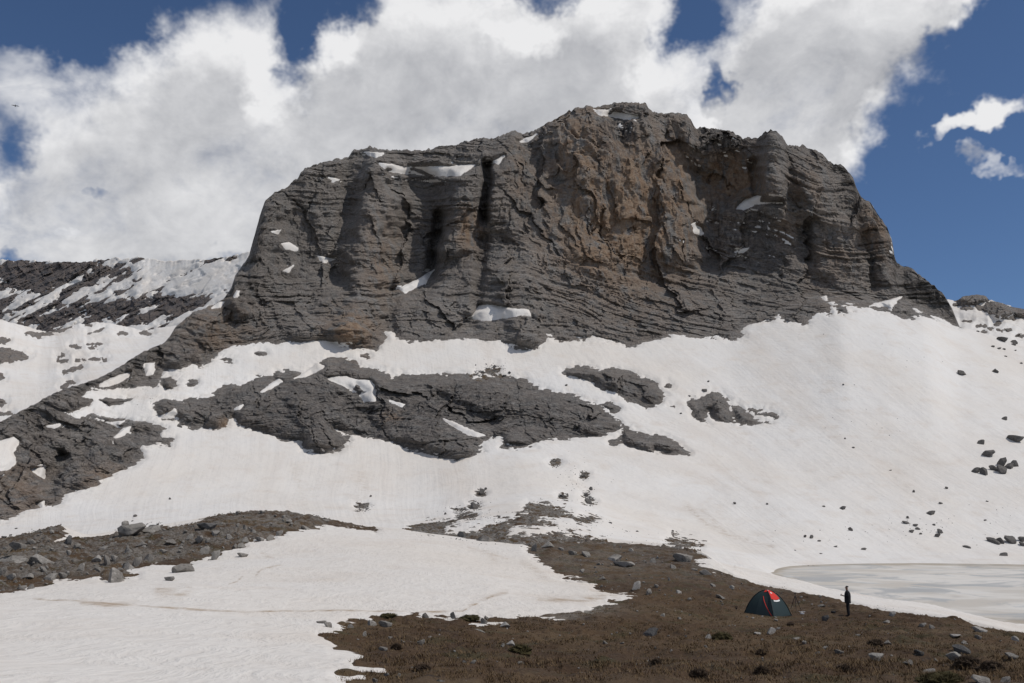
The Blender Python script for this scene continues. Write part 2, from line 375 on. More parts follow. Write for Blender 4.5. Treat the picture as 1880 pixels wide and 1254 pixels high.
ROWS = [
 [(x, 1254, 0) for x in (-600, 2500)],   # replaced below: under the camera
 [(-300,1254,20),(300,1254,21),(900,1254,22),(1500,1254,21),(1880,1254,20),(2400,1254,18)],
 [(-300,1165,36),(0,1168,36),(300,1163,36),(620,1172,37),(900,1178,38),(1300,1182,38),(1600,1186,38),(1880,1200,36),(2400,1230,30)],
 [(-300,1118,52),(0,1118,52),(300,1108,54),(620,1112,55),(900,1122,54),(1130,1128,55),(1300,1135,60),(1460,1131,68),(1600,1134,65),(1750,1148,59),(1880,1178,50),(2400,1235,42)],
 [(-300,1085,72),(0,1078,74),(300,1058,82),(450,1036,92),(620,1030,92),(750,1036,90),(900,1060,84),(1000,1082,78),(1130,1076,82),(1300,1066,88),(1400,1092,84),(1460,1101,81),(1600,1119,73),(1750,1141,66),(1880,1169,57),(2400,1228,50)],
 [(-300,1020,120),(0,996,130),(110,966,138),(160,989,136),(300,967,142),(400,948,148),(480,940,152),(545,946,152),(620,961,152),(690,971,150),(750,977,146),(870,995,138),(970,1001,130),(1030,994,140),(1130,997,146),(1250,1008,138),(1300,1022,126),(1340,1058,100),(1400,1076,97),(1460,1089,91),(1530,1106,84),(1600,1117,78),(1690,1128,73),(1750,1138,69),(1830,1155,62),(1880,1168,60),(2400,1225,54)],
 [(-300,1030,160),(0,1010,170),(300,985,180),(480,968,190),(620,972,190),(750,982,182),(870,990,170),(970,984,165),(1060,990,180),(1130,1000,185),(1250,1012,180),(1340,1046,140),(1400,1062,130),(1460,1072,140),(1600,1103,108),(1750,1129,90),(1880,1157,80),(2400,1215,70)],
 [(-300,1020,230),(0,1000,240),(300,975,245),(480,965,250),(620,968,250),(750,972,245),(870,962,240),(970,950,235),(1060,960,240),(1130,985,250),(1250,1012,245),(1340,1033,230),(1400,1041,238),(1440,1064,236),(1500,1084,228),(1600,1110,205),(1750,1123,190),(1880,1134,180),(2400,1180,165)],
 [(-300,985,310),(0,970,310),(300,935,320),(480,925,325),(620,930,320),(750,945,312),(870,930,305),(970,912,310),(1060,920,315),(1130,945,315),(1250,985,300),(1340,1012,285),(1400,1026,276),(1500,1029,286),(1600,1025,302),(1750,1021,318),(1880,1019,330),(2400,1019,360)],
 [(-300,960,345),(0,930,345),(200,850,375),(300,820,390),(480,800,400),(750,820,395),(970,805,395),(1130,825,390),(1300,860,385),(1500,875,385),(1700,880,392),(1880,885,405),(2400,880,440)],
 [(-300,940,352),(0,915,352),(100,870,375),(200,790,410),(300,705,445),(430,652,475),(560,632,487),(700,630,492),(860,628,495),(960,632,500),(1100,628,508),(1250,622,522),(1340,612,535),(1400,592,545),(1500,574,555),(1540,560,562),(1620,568,570),(1700,582,580),(1740,604,588),(1763,614,592),(1790,622,595),(1880,648,600),(2400,668,620)],
 [(-300,885,372),(0,850,372),(100,800,400),(200,740,430),(300,670,465),(430,588,505),(480,545,528),(560,510,545),(700,500,560),(860,470,566),(960,440,574),(1050,478,580),(1200,490,590),(1300,495,598),(1420,500,605),(1500,505,612),(1600,520,618),(1660,545,612),(1700,560,606),(1740,588,603),(1763,607,601),(1790,616,603),(1880,639,612),(2400,684,635)],
 [(x, y, r) for (x, y), r in zip(SKY, rl)],
]
SMO = [0, 30, 30, 22, 16, 5, 9, 12, 14, 18, 5, 7, 0]
els, rs = [], []
for i, rw in enumerate(ROWS):
    if i == 0: els.append(np.full(AZ.shape, math.atan2(-1.7, 2.))); rs.append(np.full(AZ.shape, 2.)); continue
    e, r = row(rw, AZ, SMO[i], 12 if i == len(ROWS)-1 else None); els.append(e); rs.append(r)
# jagged skyline
jn = perlin(AZ*900, 3.3, .5)*.0011 + perlin(AZ*330, 7.3, .5)*.0022 + perlin(AZ*110, 1.3, .5)*.0022
jn = jn*sstep(np.interp(AZ, azel(np.array([300, 450, 1740, 1765]), np.array([620]*4))[0], [.5, 1, 1, 0]), 0, 1)
for k in (10, 11): els[k] = np.minimum(els[k], els[k+1] if k == 11 else els[k]); 
els[11] = np.minimum(els[11], els[12]-.0004); els[10] = np.minimum(els[10], els[11]-.0004)
RK = np.array(rs); ZK = RK*np.tan(np.array(els))
for k in range(1, len(RK)): RK[k] = np.maximum(RK[k], RK[k-1]+1.5)
# over the ridge
RK = np.vstack([RK, RK[-1]+18, RK[-1]+90, RK[-1]+420]); ZK = np.vstack([ZK, ZK[-1]-5, ZK[-1]*.72-12, ZK[-1]*.1-30])
NSEG = [14, 46, 84, 74, 120, 34, 46, 72, 120, 120, 84, 160, 8, 10, 5]
def pchip_slopes(x, y):
    h = np.diff(x, axis=0); d = np.diff(y, axis=0)/h; m = np.zeros_like(y)
    w1, w2 = 2*h[1:]+h[:-1], h[1:]+2*h[:-1]; pos = d[1:]*d[:-1] > 0
    with np.errstate(divide='ignore', invalid='ignore'): m[1:-1] = np.where(pos, (w1+w2)/(w1/d[:-1]+w2/d[1:]), 0)
    m[0], m[-1] = d[0], d[-1]; return m
SL = pchip_slopes(RK, ZK)
rr, zz, seg = [], [], []
for k, n in enumerate(NSEG):
    t = (np.arange(n)/n)[None, :]; h = (RK[k+1]-RK[k])[:, None]
    if k < 8: r_ = RK[k][:, None]*(RK[k+1]/RK[k])[:, None]**t; t = (r_-RK[k][:, None])/h
    else: r_ = RK[k][:, None]+h*t
    h00, h10, h01, h11 = 2*t**3-3*t*t+1, t**3-2*t*t+t, -2*t**3+3*t*t, t**3-t*t
    zz.append(h00*ZK[k][:, None]+h10*h*SL[k][:, None]+h01*ZK[k+1][:, None]+h11*h*SL[k+1][:, None]); rr.append(r_); seg += [k]*n
GRr, GZ = np.concatenate(rr, 1), np.concatenate(zz, 1); SEG = np.array(seg)
tt = np.concatenate([np.zeros(int((SEG < 11).sum())), np.linspace(0, 1, NSEG[11], endpoint=False)**5, np.ones(NSEG[12]+NSEG[13]), np.zeros(NSEG[14])])
GZ = GZ + GRr*jn[:, None]*tt[None, :]*1.25
P0 = np.stack([GRr*np.sin(AZ)[:, None], GRr*np.cos(AZ)[:, None], GZ], -1)
PX, PY = project(P0); NR = P0.shape[1]
r_F = RK[5][:, None]
row0 = lambda k: int(np.argmax(SEG == k))
FAR0 = row0(7)                          # from here outwards the hillside and the mountain
# ------------------------------------------------------------------ what lies where (outlines of bare rock and bare ground, traced on the photograph)
MOUNT = [p for p in SKY if -600 <= p[0] <= 1762]
MOUNT = [(x, y-14) for x, y in MOUNT] + [(1766,590),(1764,602),(1746,594),(1725,585),(1706,581),(1678,568),(1687,582),(1680,584),(1661,583),(1645,575),(1633,572),(1608,573),(1597,564),(1576,561),(1544,550),(1555,560),(1540,557),(1520,554),(1526,577),(1501,578),(1488,587),(1482,598),(1446,593),(1429,581),(1415,591),(1369,595),(1359,609),(1366,619),(1340,624),(1313,620),(1258,618),(1232,618),(1184,626),(1159,637),(1115,626),(1089,622),(1027,629),(1005,616),(994,638),(975,642),(959,640),(915,627),(875,622),(801,625),(774,627),(756,625),(729,620),(720,611),(709,613),(707,629),(691,641),(667,640),(623,638),(614,632),(587,627),(560,631),(527,628),(505,636),(493,628),(471,630),(426,636),(408,647),(391,658),(366,675),(354,666),(330,677),(317,678),(299,679),(295,690),(285,700),(288,708),(267,707),(242,715),(218,715),(182,719),(168,716),(150,730),(172,737),(147,754),(125,763),(144,765),(165,757),(197,763),(246,772),(267,772),(284,782),(304,789),(298,798),(321,801),(312,816),(288,817),(263,821),(261,838),(232,859),(197,877),(168,893),(126,905),(109,922),(84,930),(46,938),(21,954),(0,961),(-60,975),(-300,1000),(-600,1010)]
OUT = [
 ('long dark banded rock outcrop crossing the snow slope below the cliff', [(285,742),(299,728),(337,736),(362,732),(386,726),(406,715),(424,704),(440,706),(471,693),(502,695),(505,686),(520,683),(538,680),(569,681),(578,669),(601,659),(656,664),(663,674),(718,684),(718,694),(736,684),(774,684),(796,687),(841,689),(881,695),(919,692),(962,696),(968,705),(988,713),(1020,720),(1060,727),(1081,734),(1102,743),(1116,759),(1135,770),(1144,783),(1132,790),(1118,793),(1100,801),(1078,801),(1050,805),(1020,805),(982,817),(957,823),(917,824),(919,803),(900,806),(888,814),(888,830),(868,839),(841,846),(819,842),(792,836),(765,828),(741,823),(738,817),(707,811),(680,804),(669,805),(647,797),(630,793),(612,788),(627,795),(641,807),(630,820),(623,826),(587,831),(554,825),(554,812),(522,807),(484,794),(453,786),(435,782),(426,766),(415,782),(402,786),(359,785),(330,780),(328,771),(297,769),(286,764)]),
 ('lens shaped grey rock outcrop on the snow right of the long band', [(1036,682),(1055,675),(1088,675),(1102,681),(1121,675),(1137,682),(1165,688),(1188,697),(1207,708),(1222,728),(1212,742),(1186,747),(1160,737),(1142,731),(1123,722),(1107,721),(1090,704),(1062,697),(1043,693)]),
 ('broken rock outcrop split by snow, farthest right on the mid slope', [(1261,741),(1268,734),(1280,741),(1289,732),(1308,720),(1324,724),(1341,738),(1337,750),(1346,776),(1331,775),(1312,775),(1303,755),(1296,757),(1296,771),(1304,780),(1284,773),(1270,762)]),
 ('small pointed outcrop touching the right side of the broken outcrop', [(1343,748),(1355,743),(1369,755),(1385,768),(1415,775),(1385,779),(1359,780),(1348,764)]),
 ('thin flat rock rib above the tip of the broken outcrop', [(1373,749),(1397,750),(1390,756),(1376,755)]),
 ('thin curved rock rib at the right tip of the broken outcrop', [(1385,759),(1415,754),(1434,763),(1427,767),(1400,762)]),
 ('wedge shaped dark outcrop hanging below the right end of the long band', [(1136,792),(1146,782),(1172,792),(1198,799),(1203,796),(1224,801),(1249,815),(1265,834),(1231,834),(1203,827),(1203,835),(1172,828),(1146,817),(1139,806)]),
 ('small rock knob just above the right end of the long band', [(1104,744),(1116,738),(1137,750),(1128,756)]),
 ('round rock knob left of the wedge shaped outcrop', ell(1129,811,10,6)),
 ('small dark rock between the lens shaped and the broken outcrop', [(1226,745),(1238,743),(1250,752),(1240,755)]),
 ('oval rock in the snow off the right end of the lens shaped outcrop', ell(1227,710,7,5)),
 ('rounded rock island in the snow below the foot of the left ridge', [(297,705),(300,693),(312,690),(326,697),(318,712),(305,716)]),
 ('small rock island right of the rounded one at the left ridge', ell(354,702,9,6)),
 ('flat rock sliver in the snow below the cliff corner', ell(414,660,13,4)),
 ('little rock hump in the upper snow band under the left cliff', ell(478,650,9,5)),
 ('thin rock sliver above the long band under the cliff', ell(671,654,9,3)),
 ('flat rock ledges in the snow gap of the left ridge', [(176,733),(195,729),(215,732),(242,732),(238,738),(215,740),(200,747),(190,741)]),
 ('jagged rock on the upper right snow near the cliff end', [(1533,565),(1541,560),(1556,567),(1568,573),(1550,577),(1540,575)]),
]
PATCH = [[(697,300),(740,305),(800,308),(872,303),(845,322),(800,322),(740,318),(710,312)],[(665,278),(704,281),(690,287)],[(603,325),(624,330),(612,334)],[(516,448),(530,444),(549,455),(546,461),(525,458)],[(582,469),(616,476),(600,482),(587,479)],[(521,496),(538,488),(529,499)],[(735,531),(770,510),(798,494),(781,516),(745,537)],[(868,582),(880,562),(905,562),(935,568),(970,571),(973,581),(950,580),(930,586),(900,588)],[(894,301),(926,287),(915,301)],[(956,260),(986,246),(967,261)],[(1090,202),(1130,207),(1170,215),(1150,219),(1105,211)],[(1354,382),(1365,368),(1390,361),(1430,364),(1436,374),(1410,372),(1390,376),(1365,384)],[(1271,412),(1280,407),(1293,428),(1285,434),(1275,430)],[(1349,461),(1376,454),(1362,463)],[(388,566),(402,556),(410,556),(404,564)],[(429,547),(434,535),(440,536),(437,547)],[(500,426),(516,423),(510,429)],
 [(267,668),(284,666),(280,685),(268,688)],[(211,803),(225,789),(239,784),(237,791),(225,803)],[(203,775),(228,773),(220,779)],[(86,783),(110,779),(100,786)],[(60,863),(82,859),(81,877),(68,870)],[(67,925),(81,922),(79,932)],[(-80,812),(0,810),(25,803),(35,810),(22,830),(28,850),(15,860),(0,862),(-80,866)],[(184,707),(215,690),(240,682),(236,692),(205,706)],
 [(480,722),(498,708),(511,699),(518,703),(493,717)],[(540,697),(560,686),(583,670),(594,675),(560,693)],[(603,696),(636,692),(654,699),(679,699),(690,715),(688,737),(668,737),(661,728),(677,722),(654,706),(645,717)],[(716,738),(743,743),(738,748)],[(814,768),(852,785),(890,799),(877,802),(845,790)],[(295,766),(320,754),(325,759),(300,768)],[(430,752),(447,744),(440,752)],
 [(1595,562),(1628,553),(1655,546),(1640,560),(1636,568),(1630,562)],[(1507,546),(1518,544),(1517,551)]]
MOUND = [(974,1000),(1000,991),(1028,985),(1100,985),(1130,985),(1200,990),(1250,996),(1285,1012),(1313,1022),(1290,1024),(1266,1026),(1281,1034),(1310,1047),(1340,1056),(1361,1059),(1381,1066),(1406,1070),(1428,1072),(1451,1078),(1473,1086),(1496,1090),(1524,1095),(1538,1102),(1567,1106),(1618,1110),(1658,1115),(1688,1117),(1748,1128),(1768,1134),(1793,1142),(1838,1150),(1880,1158),(2100,1200),(2900,1300),(2900,3500),(640,3500),(645,1320),(630,1254),(620,1246),(645,1241),(707,1233),(709,1229),(645,1232),(660,1212),(630,1199),(613,1195),(611,1188),(603,1180),(588,1171),(617,1157),(624,1146),(640,1137),(670,1131),(690,1128),(730,1127),(770,1129),(850,1132),(900,1135),(940,1136),(985,1131),(1036,1130),(1080,1122),(1100,1112),(1120,1104),(1132,1103),(1174,1096),(1166,1091),(1132,1088),(1093,1081),(1089,1073),(1072,1065),(1036,1059),(1012,1045),(997,1034),(983,1024),(968,1015)]
MORAINE = [(-300,1040),(-60,1003),(0,990),(43,976),(94,962),(111,959),(126,968),(109,977),(126,980),(100,994),(115,993),(140,990),(158,986),(204,980),(213,972),(255,960),(298,958),(302,968),(330,966),(362,956),(406,940),(428,935),(481,933),(513,935),(545,939),(604,949),(641,960),(690,970),(690,974),(641,967),(598,965),(577,972),(551,974),(524,978),(521,984),(500,984),(504,991),(453,996),(447,1006),(411,1012),(402,1018),(355,1028),(343,1036),(319,1034),(279,1034),(255,1044),(232,1050),(251,1061),(217,1068),(187,1067),(183,1061),(158,1065),(100,1067),(94,1073),(68,1079),(26,1090),(0,1093),(-60,1104),(-300,1120)]
SCREE = [[(751,977),(755,968),(779,963),(806,960),(836,958),(836,962),(813,965),(815,972),(816,981),(834,984),(850,990),(785,983)],
 [(820,984),(875,982),(892,969),(913,957),(941,955),(966,944),(977,940),(962,935),(972,923),(994,924),(1032,934),(1053,950),(1032,953),(1002,949),(985,953),(983,959),(1017,962),(998,963),(970,962),(936,967),(932,977),(926,989),(994,990),(1011,980),(1024,973),(1049,976),(1024,984),(1028,993),(1100,996),(1100,1006),(975,1006),(943,998),(909,998),(879,998),(853,995)],
 ell(1076,954,20,5), ell(1062,990,19,3.5), [(1223,994),(1235,983),(1262,989),(1287,1003),(1260,1004)],
 ell(1020,850,8,6), ell(1072,873,8,6), ell(1083,921,10,6), ell(1076,907,7,4), ell(1034,911,9,3.5), ell(883,904,8,5), ell(870,928,9,6), ell(845,938,12,2.5), ell(855,949,18,2.5), ell(665,932,13,5), ell(905,680,14,7), ell(880,686,9,3)]

H0 = FAR0
fpx, fpy, fr = PX[:, H0:], PY[:, H0:], GRr[:, H0:]
fx, fy, fz = (P0[:, H0:, i] for i in range(3))
sd_m = polysd(fpx, fpy, MOUNT, 60)
behind = (SEG[H0:] >= 12)[None, :]
sd_m = np.where(behind & (fpx < 1762), 30, sd_m)
sd_o = [polysd(fpx, fpy, p, 40) for _, p in OUT]
sd_os = np.max(sd_o, 0)
sd_p = np.full(fpx.shape, -60, np.float32)
for p in PATCH: sd_p = np.maximum(sd_p, polysd(fpx, fpy, p, 20))
sd_p = np.where(behind, -60, sd_p)
slope_rows = (SEG[H0:] >= 8)[None, :]
sd_rock = np.where(slope_rows, np.maximum(sd_m, sd_os), -45)
# ---- relief of the cliffs (metres towards the viewer), ribs, gullies, alcoves
RIBS = [  # polyline, half width px, amplitude m
 ([(690,300),(684,400),(664,490),(648,600)], 34, 13), ([(655,300),(640,420),(615,500)], 22, -7), ([(772,345),(770,420),(765,520)], 38, -12),
 ([(806,395),(800,450),(790,500)], 11, -13), ([(860,330),(846,400),(830,450)], 26, 11), ([(895,300),(893,360),(888,402)], 9, -16), ([(885,440),(880,560)], 12, -6),
 ([(930,330),(960,400),(1000,440)], 60, 9), ([(1080,250),(1110,340),(1130,440)], 75, 12), ([(1230,300),(1245,380),(1240,460)], 34, 9), ([(1285,330),(1290,420),(1300,480)], 24, -12),
 ([(1330,320),(1345,330)], 46, -15), ([(1350,400),(1370,470)], 60, -9), ([(1420,245),(1428,290),(1425,345)], 24, 15), ([(1385,300),(1395,350)], 12, -10), ([(1480,330),(1530,420),(1560,500)], 40, 9),
 ([(1445,300),(1470,380),(1480,470)], 16, -6), ([(1590,380),(1620,470),(1650,560)], 20, 6), ([(500,380),(480,470),(440,560)], 26, 8), ([(560,400),(570,480)], 40, -5), ([(950,500),(975,610)], 40, 8), ([(850,560),(850,615)], 30, -4),
 ([(720,540),(715,610)], 16, -7), ([(600,560),(590,620)], 40, 6), ([(1140,215),(1150,255)], 16, -6), ([(1260,225),(1268,260)], 12, 6), ([(370,600),(330,660)], 26, 7), ([(200,810),(160,880)], 30, 5), ([(110,840),(90,900)], 14, -6), ([(1500,560),(1440,580)], 20, 4),
 ([(560,745),(590,800)], 26, 5), ([(650,735),(680,790)], 26, -6), ([(760,790),(850,830)], 26, 5), ([(800,735),(900,775)], 14, -5), ([(940,745),(1080,770)], 22, 4)]
relief = np.zeros(fpx.shape, np.float32)
wx = fpx + 26*perlin(fx*.02, fy*.02, fz*.02) + 14*perlin(fx*.06, fy*.06, fz*.06) + 9*perlin(fx*.17, fy*.17, fz*.17); wy = fpy + 16*perlin(fx*.02+9, fy*.02, fz*.02)
for line, w, a in RIBS:
    L = np.array(line); m = (fpx > L[:, 0].min()-3*w) & (fpx < L[:, 0].max()+3*w) & (fpy > L[:, 1].min()-3*w) & (fpy < L[:, 1].max()+3*w)
    if m.any():
        k_ = min(1, w/38); d = segdist(fpx[m]+(wx[m]-fpx[m])*k_, fpy[m]+(wy[m]-fpy[m])*k_, line)/w; relief[m] += a*1.45*np.exp(-(d**3.0))
rockw = sstep(sd_rock, -4, 14)
relief *= sstep(sd_rock, -25, 25)
bulge = 6*sstep(sd_os, -2, 20)*(sd_os > -40)
upper = sstep(fpx, 880, 960)*(1-sstep(fpx, 1330, 1420))*sstep(-(fpy-np.interp(fpx, [900,1000,1060,1250,1300], [410,450,480,490,400])), -15, 15)  # massive wall
RM = sd_rock > -22
s = fz + np.interp(fpx, [0, 400, 900, 1100, 1500, 1760], [.12, -.05, .05, .32, .36, .25])*fx + on(RM, lambda x, y, z: 5*perlin(x*.015, y*.015, z*.02) + 2*perlin(x*.05, y*.05, z*.05), fx, fy, fz)
U0, V0 = fpx*.31, -fpy*.31
wu = on(RM, lambda x, y, z: 9*perlin(x*.03, y*.03, z*.03)+3*perlin(x*.11, y*.11, z*.11)+1.2*perlin(x*.35, y*.35, z*.35), fx, fy, fz)
wv = on(RM, lambda x, y, z: 9*perlin(x*.03+31, y*.03, z*.03)+3*perlin(x*.11+31, y*.11, z*.11)+1.2*perlin(x*.35+31, y*.35, z*.35), fx, fy, fz)
FU, FV = U0+wu, V0+wv; s = s+.35*wv
patch2 = .3+.7*sstep(on(RM, lambda x, y, z: fbm(x*.02+40, y*.02, z*.03, 3), fx, fy, fz), -.18, .2)
s = s+1.6*np.sin(s*.21+fx*.01)
patchy = .2+.8*sstep(on(RM, lambda x, y, z: fbm(x*.012, y*.012, z*.012, 2), fx, fy, fz), -.2, .2)
flute = on(RM & (upper > 0), lambda x, y, z: fbm(x*.06, y*.06, z*.012, 4, .58, ridged=True)*4., fx, fy, fz)
oc = sstep(sd_os-sd_m, -2, 2)                  # outcrops: blockier
shared = on(RM, lambda u, v: facets(u, v, 34., 1, 1.6, .42, .13), FU, FV)*(.5+.25*upper) + flute*upper + on(RM, lambda x, y, z: fbm(x*.02, y*.02, z*.02, 3)*7, fx, fy, fz)
shared = shared + on(RM, lambda u, v: facets(u+.4*v, v, 14., 2, 1.9, .5, .12), FU, FV)*(.45+.3*upper+.12*oc)
shared = shared*(1-.9*sstep(sd_p, -9, 1))
fine = (1-.85*upper)*(on(RM, lambda s, u: strata(s, u, 6.5, 1), s, FU)*2.7*patch2 + on(RM, lambda s, u: strata(s+.8*np.sin(s*.3), u, 2.5, 2), s, FU)*2.4*patchy + on(RM, lambda s, u: strata(s+.3*np.sin(s), u, 1.15, 5), s, FU)*1.0*(1.2-patch2*.5))
fine = fine + on(RM, lambda u, v: facets(u, v+.5*u, 5.5, 3, 1.7, .5, .14) + .8*facets(u, v, 2.4, 4, 1.2, .5, .2), FU, FV)*(.5+.42*upper+.1*oc) + on(RM, lambda x, y, z: fbm(x*.2, y*.2, z*.2, 3, .6)*1.6, fx, fy, fz)
small = sstep(sd_os, 5, -3)*0 + np.where(sd_os > sd_m, .85, 1.)
rockD = fine*small + 1.2
dirt_dust = np.zeros(fpx.shape, np.float32)
for cx, cy, rx, ry, a in ((1145,238,32,26,10),(1312,262,44,26,10),(1362,290,16,22,7),(1330,405,70,46,6.5),(1400,440,60,40,4),(1235,215,20,14,5),(590,600,10,8,2)):
    dirt_dust = np.maximum(dirt_dust, a*np.exp(-((fpx-cx)/rx)**2-((fpy-cy)/ry)**2))
edge_noise = on((np.abs(sd_rock) < 29) | (sd_p > -13), lambda x, y, z: fbm(x*.07, y*.07, z*.07, 5, .66)*17 + fbm(x*.4, y*.4, z*.4, 3, .6)*8, fx, fy, fz)
dn = on(dirt_dust > .6, lambda x, y, s: fbm(x*.12, y*.12, s*.5, 4, .65), fx, fy, s)
sn_edge = -sd_rock + edge_noise*sstep(-np.abs(sd_rock), -28, -2)
sn_edge = np.maximum(sn_edge, sd_p + 1.4 + np.clip(edge_noise, -8, 8)*.42*(sd_p > -12))
sn_edge = np.where(dirt_dust > .6, np.maximum(sn_edge, (dn*26-7)+dirt_dust-7.5), sn_edge)
# ---- near ground
npx, npy, nr_ = PX[:, :H0], PY[:, :H0], GRr[:, :H0]; nx, ny, nz = (P0[:, :H0, i] for i in range(3))
front = nr_ - r_F
sd_g = np.maximum(polysd(npx, npy, MOUND, 60), polysd(npx, npy, MORAINE, 60))
sd_g = np.minimum(sd_g, np.clip((1.0-front)*14, -60, 200))
sd_gall = np.full(PX.shape, -60, np.float32); sd_gall[:, :H0] = sd_g
scr = np.full(PX.shape, -60, np.float32)
for p in SCREE: scr = np.maximum(scr, polysd(PX, PY, p, 20))
scr = np.where((GRr > r_F-3) & (SEG <= 9)[None, :], scr, -60)
near_noise = on(np.abs(sd_g) < 31, lambda x, y, z: fbm(x*.22, y*.22, z*.1, 5, .62)*14 + fbm(x*1.2, y*.7, 0*z, 3, .6)*9, nx, ny, nz)
SN = np.zeros(PX.shape, np.float32)
SN[:, :H0] = -sd_g + near_noise*sstep(-np.abs(sd_g), -30, -1)
SN[:, H0:] = sn_edge
scn = on(scr > -19, lambda x, y, z: fbm(x*.12, y*.12, z*.12, 5, .65), P0[..., 0], P0[..., 1], P0[..., 2])
SN = np.minimum(SN, -scr + scn*16)
is_near = (np.arange(NR) < H0)[None, :]
# ---- heights
kt = .013*(GRr/60); tmax = .22*(GRr/60)**.8
T = np.clip(SN*kt, -.5*(GRr/60)**.7, tmax)
T = tmax*np.tanh(T/tmax*1.3)
T[:, H0:] += .7*sstep(sd_p, -3, 5)*(sn_edge > -3)
softn = np.zeros(PX.shape, np.float32)
softn[:, :H0] = fbm(nx*.06, ny*.06, 0*nx, 4)*(.5*sstep(nr_, 10, 40)+1.0*sstep(nr_, 95, 130)*(npx > 1350)) + fbm(nx*.45, ny*.7, 0*nx, 3)*.06
softn[:, H0:] = fbm(fx*.02, fy*.02, fz*.02, 3)*1.6*sstep(fr, 240, 330)
gr_near = np.zeros(PX.shape, np.float32)
rough = sstep(polysd(npx, npy, MORAINE, 60), -5, 10)
gr_near[:, :H0] = on(SN[:, :H0] < 9, lambda x, y: fbm(x*.35, y*.35, 0*x, 4, .55)*.42 + np.maximum(fbm(x*.9, y*.9, 0*x+4, 3, .5), -.05)*.34, nx, ny) + rough*(on((rough > 0) & (SN[:, :H0] < 9), lambda x, y: fbm(x*.3, y*.3, 3+0*x, 4, .6, ridged=True)*.9+.1, nx, ny))
gr_near *= 1-.85*np.exp(-((PX-1412)/75)**4-((PY-1126)/16)**4)          # trodden level camp site
hd = np.stack([np.sin(AZ), np.cos(AZ)], -1)[:, None, :]
Rs = np.zeros(PX.shape, np.float32); Rs[:, H0:] = relief + bulge + shared*small*sstep(sd_rock, -3, 22)
rayv = P0/np.linalg.norm(P0, axis=-1, keepdims=True)
BASE = P0.copy(); SNOW = P0.copy()
for A_ in (BASE, SNOW): A_ -= rayv*Rs[..., None]; A_[..., 2] += softn
RF = np.zeros(PX.shape, np.float32); RF[:, H0:] = rockD*np.clip(rockw*1.0, 0, 1)*sstep(-SN[:, H0:], -1, 5)
BASE -= rayv*RF[..., None]
BASE[..., 2] += gr_near*sstep(-SN, -8, 4) + on(scr > -15, lambda x, y, z: fbm(x*.35, y*.35, z*.3, 4, .6)*1.4, P0[..., 0], P0[..., 1], P0[..., 2])
off = np.array([0, 0, 1.])[None, None, :]*.75 - rayv*.6*(~is_near)[..., None]
SNOW += off*T[..., None]
# ---- attributes
stain = np.zeros(PX.shape, np.float32); wet_shade = np.zeros(PX.shape, np.float32)
for cx, cy, rx, ry, a in ((1335,325,62,46,1.3),(1150,390,140,140,1.25),(1062,280,60,100,.9),(1235,330,40,100,1.0),(645,605,44,40,.9),(860,420,24,42,.9),(1605,430,30,70,.7),(400,605,60,45,.55),(190,880,40,30,.6),(1100,470,80,60,.85),(960,330,30,60,.5),(1530,470,60,80,.35),(1480,350,40,60,.4),(700,480,40,90,.45),(30,900,60,50,.5),(415,775,12,10,1.2),(720,765,20,10,.6),(1445,420,30,40,.4)):
    stain = np.maximum(stain, a*np.exp(-((PX-cx)/rx)**2-((PY-cy)/ry)**2))
stain += .16
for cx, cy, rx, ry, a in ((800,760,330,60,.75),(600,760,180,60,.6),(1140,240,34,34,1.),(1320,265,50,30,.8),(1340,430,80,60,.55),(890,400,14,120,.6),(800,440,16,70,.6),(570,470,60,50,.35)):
    wet_shade = np.maximum(wet_shade, a*np.exp(-((PX-cx)/rx)**2-((PY-cy)/ry)**2))  # damp outcrop band and streaks, plus gully shade painted into the colour
gravel = np.zeros(PX.shape, np.float32); gravel[:, :H0] = np.maximum(rough*.65, .35*sstep(nr_, 70, 110)*(npx > 960)); gravel = np.maximum(gravel, (scr > -14)*.9)
mud = np.exp(-((PX-1035)/75)**2-((PY-1119)/14)**2)*1.2*is_near*(PX > 900); mud = np.clip(mud, 0, 1)*sstep(on(mud > .01, lambda x, y: fbm(x*.3, y*.15, 0*x, 4), P0[..., 0], P0[..., 1]), -.35, .1)
dirt = np.zeros(PX.shape, np.float32)
def streak(line, w, a):
    global dirt
    L = np.array(line); m = (PX > L[:, 0].min()-4*w-9) & (PX < L[:, 0].max()+4*w+9) & (PY > L[:, 1].min()-4*w-9) & (PY < L[:, 1].max()+4*w+9)
    dirt[m] = np.maximum(dirt[m], a*np.exp(-(segdist(PX[m], PY[m], line)/w)**2))
streak([(60,1106),(150,1112),(260,1117),(330,1121),(400,1124),(450,1126),(500,1124),(600,1122),(700,1121),(760,1123),(850,1124),(870,1113),(905,1099)], 1.1, 1.3)
for L, w, a in (([(150,1112),(200,1117),(250,1114)], 4, .8), ([(290,1096),(330,1100),(345,1092)], 7, .7), ([(420,1078),(435,1070),(445,1060)], 1.4, .8), ([(470,1058),(480,1050),(500,1045),(522,1040)], 1.2, .8), ([(480,1018),(500,1028)], 3, .4),
                ([(860,1010),(900,1018),(930,1028)], 3, .5), ([(900,1020),(910,1035)], 5, .35), ([(862,1115),(905,1098),(930,1092)], 3, .55), ([(1260,930),(1300,965),(1340,985)], 6, .45), ([(1290,940),(1340,985),(1420,1008)], 5, .35), ([(990,1105),(1060,1104),(1110,1098)], 5, .9),
                ([(1560,1085),(1700,1112),(1790,1130)], 1., .7), ([(1660,1090),(1740,1105),(1775,1124)], 1.6, .6), ([(960,1036),(1000,1060)], 6, .4), ([(1085,1085),(1130,1094)], 4, .6), ([(540,860),(560,930)], 10, .2), ([(670,880),(655,940)], 12, .25)):
    streak(L, w, a)
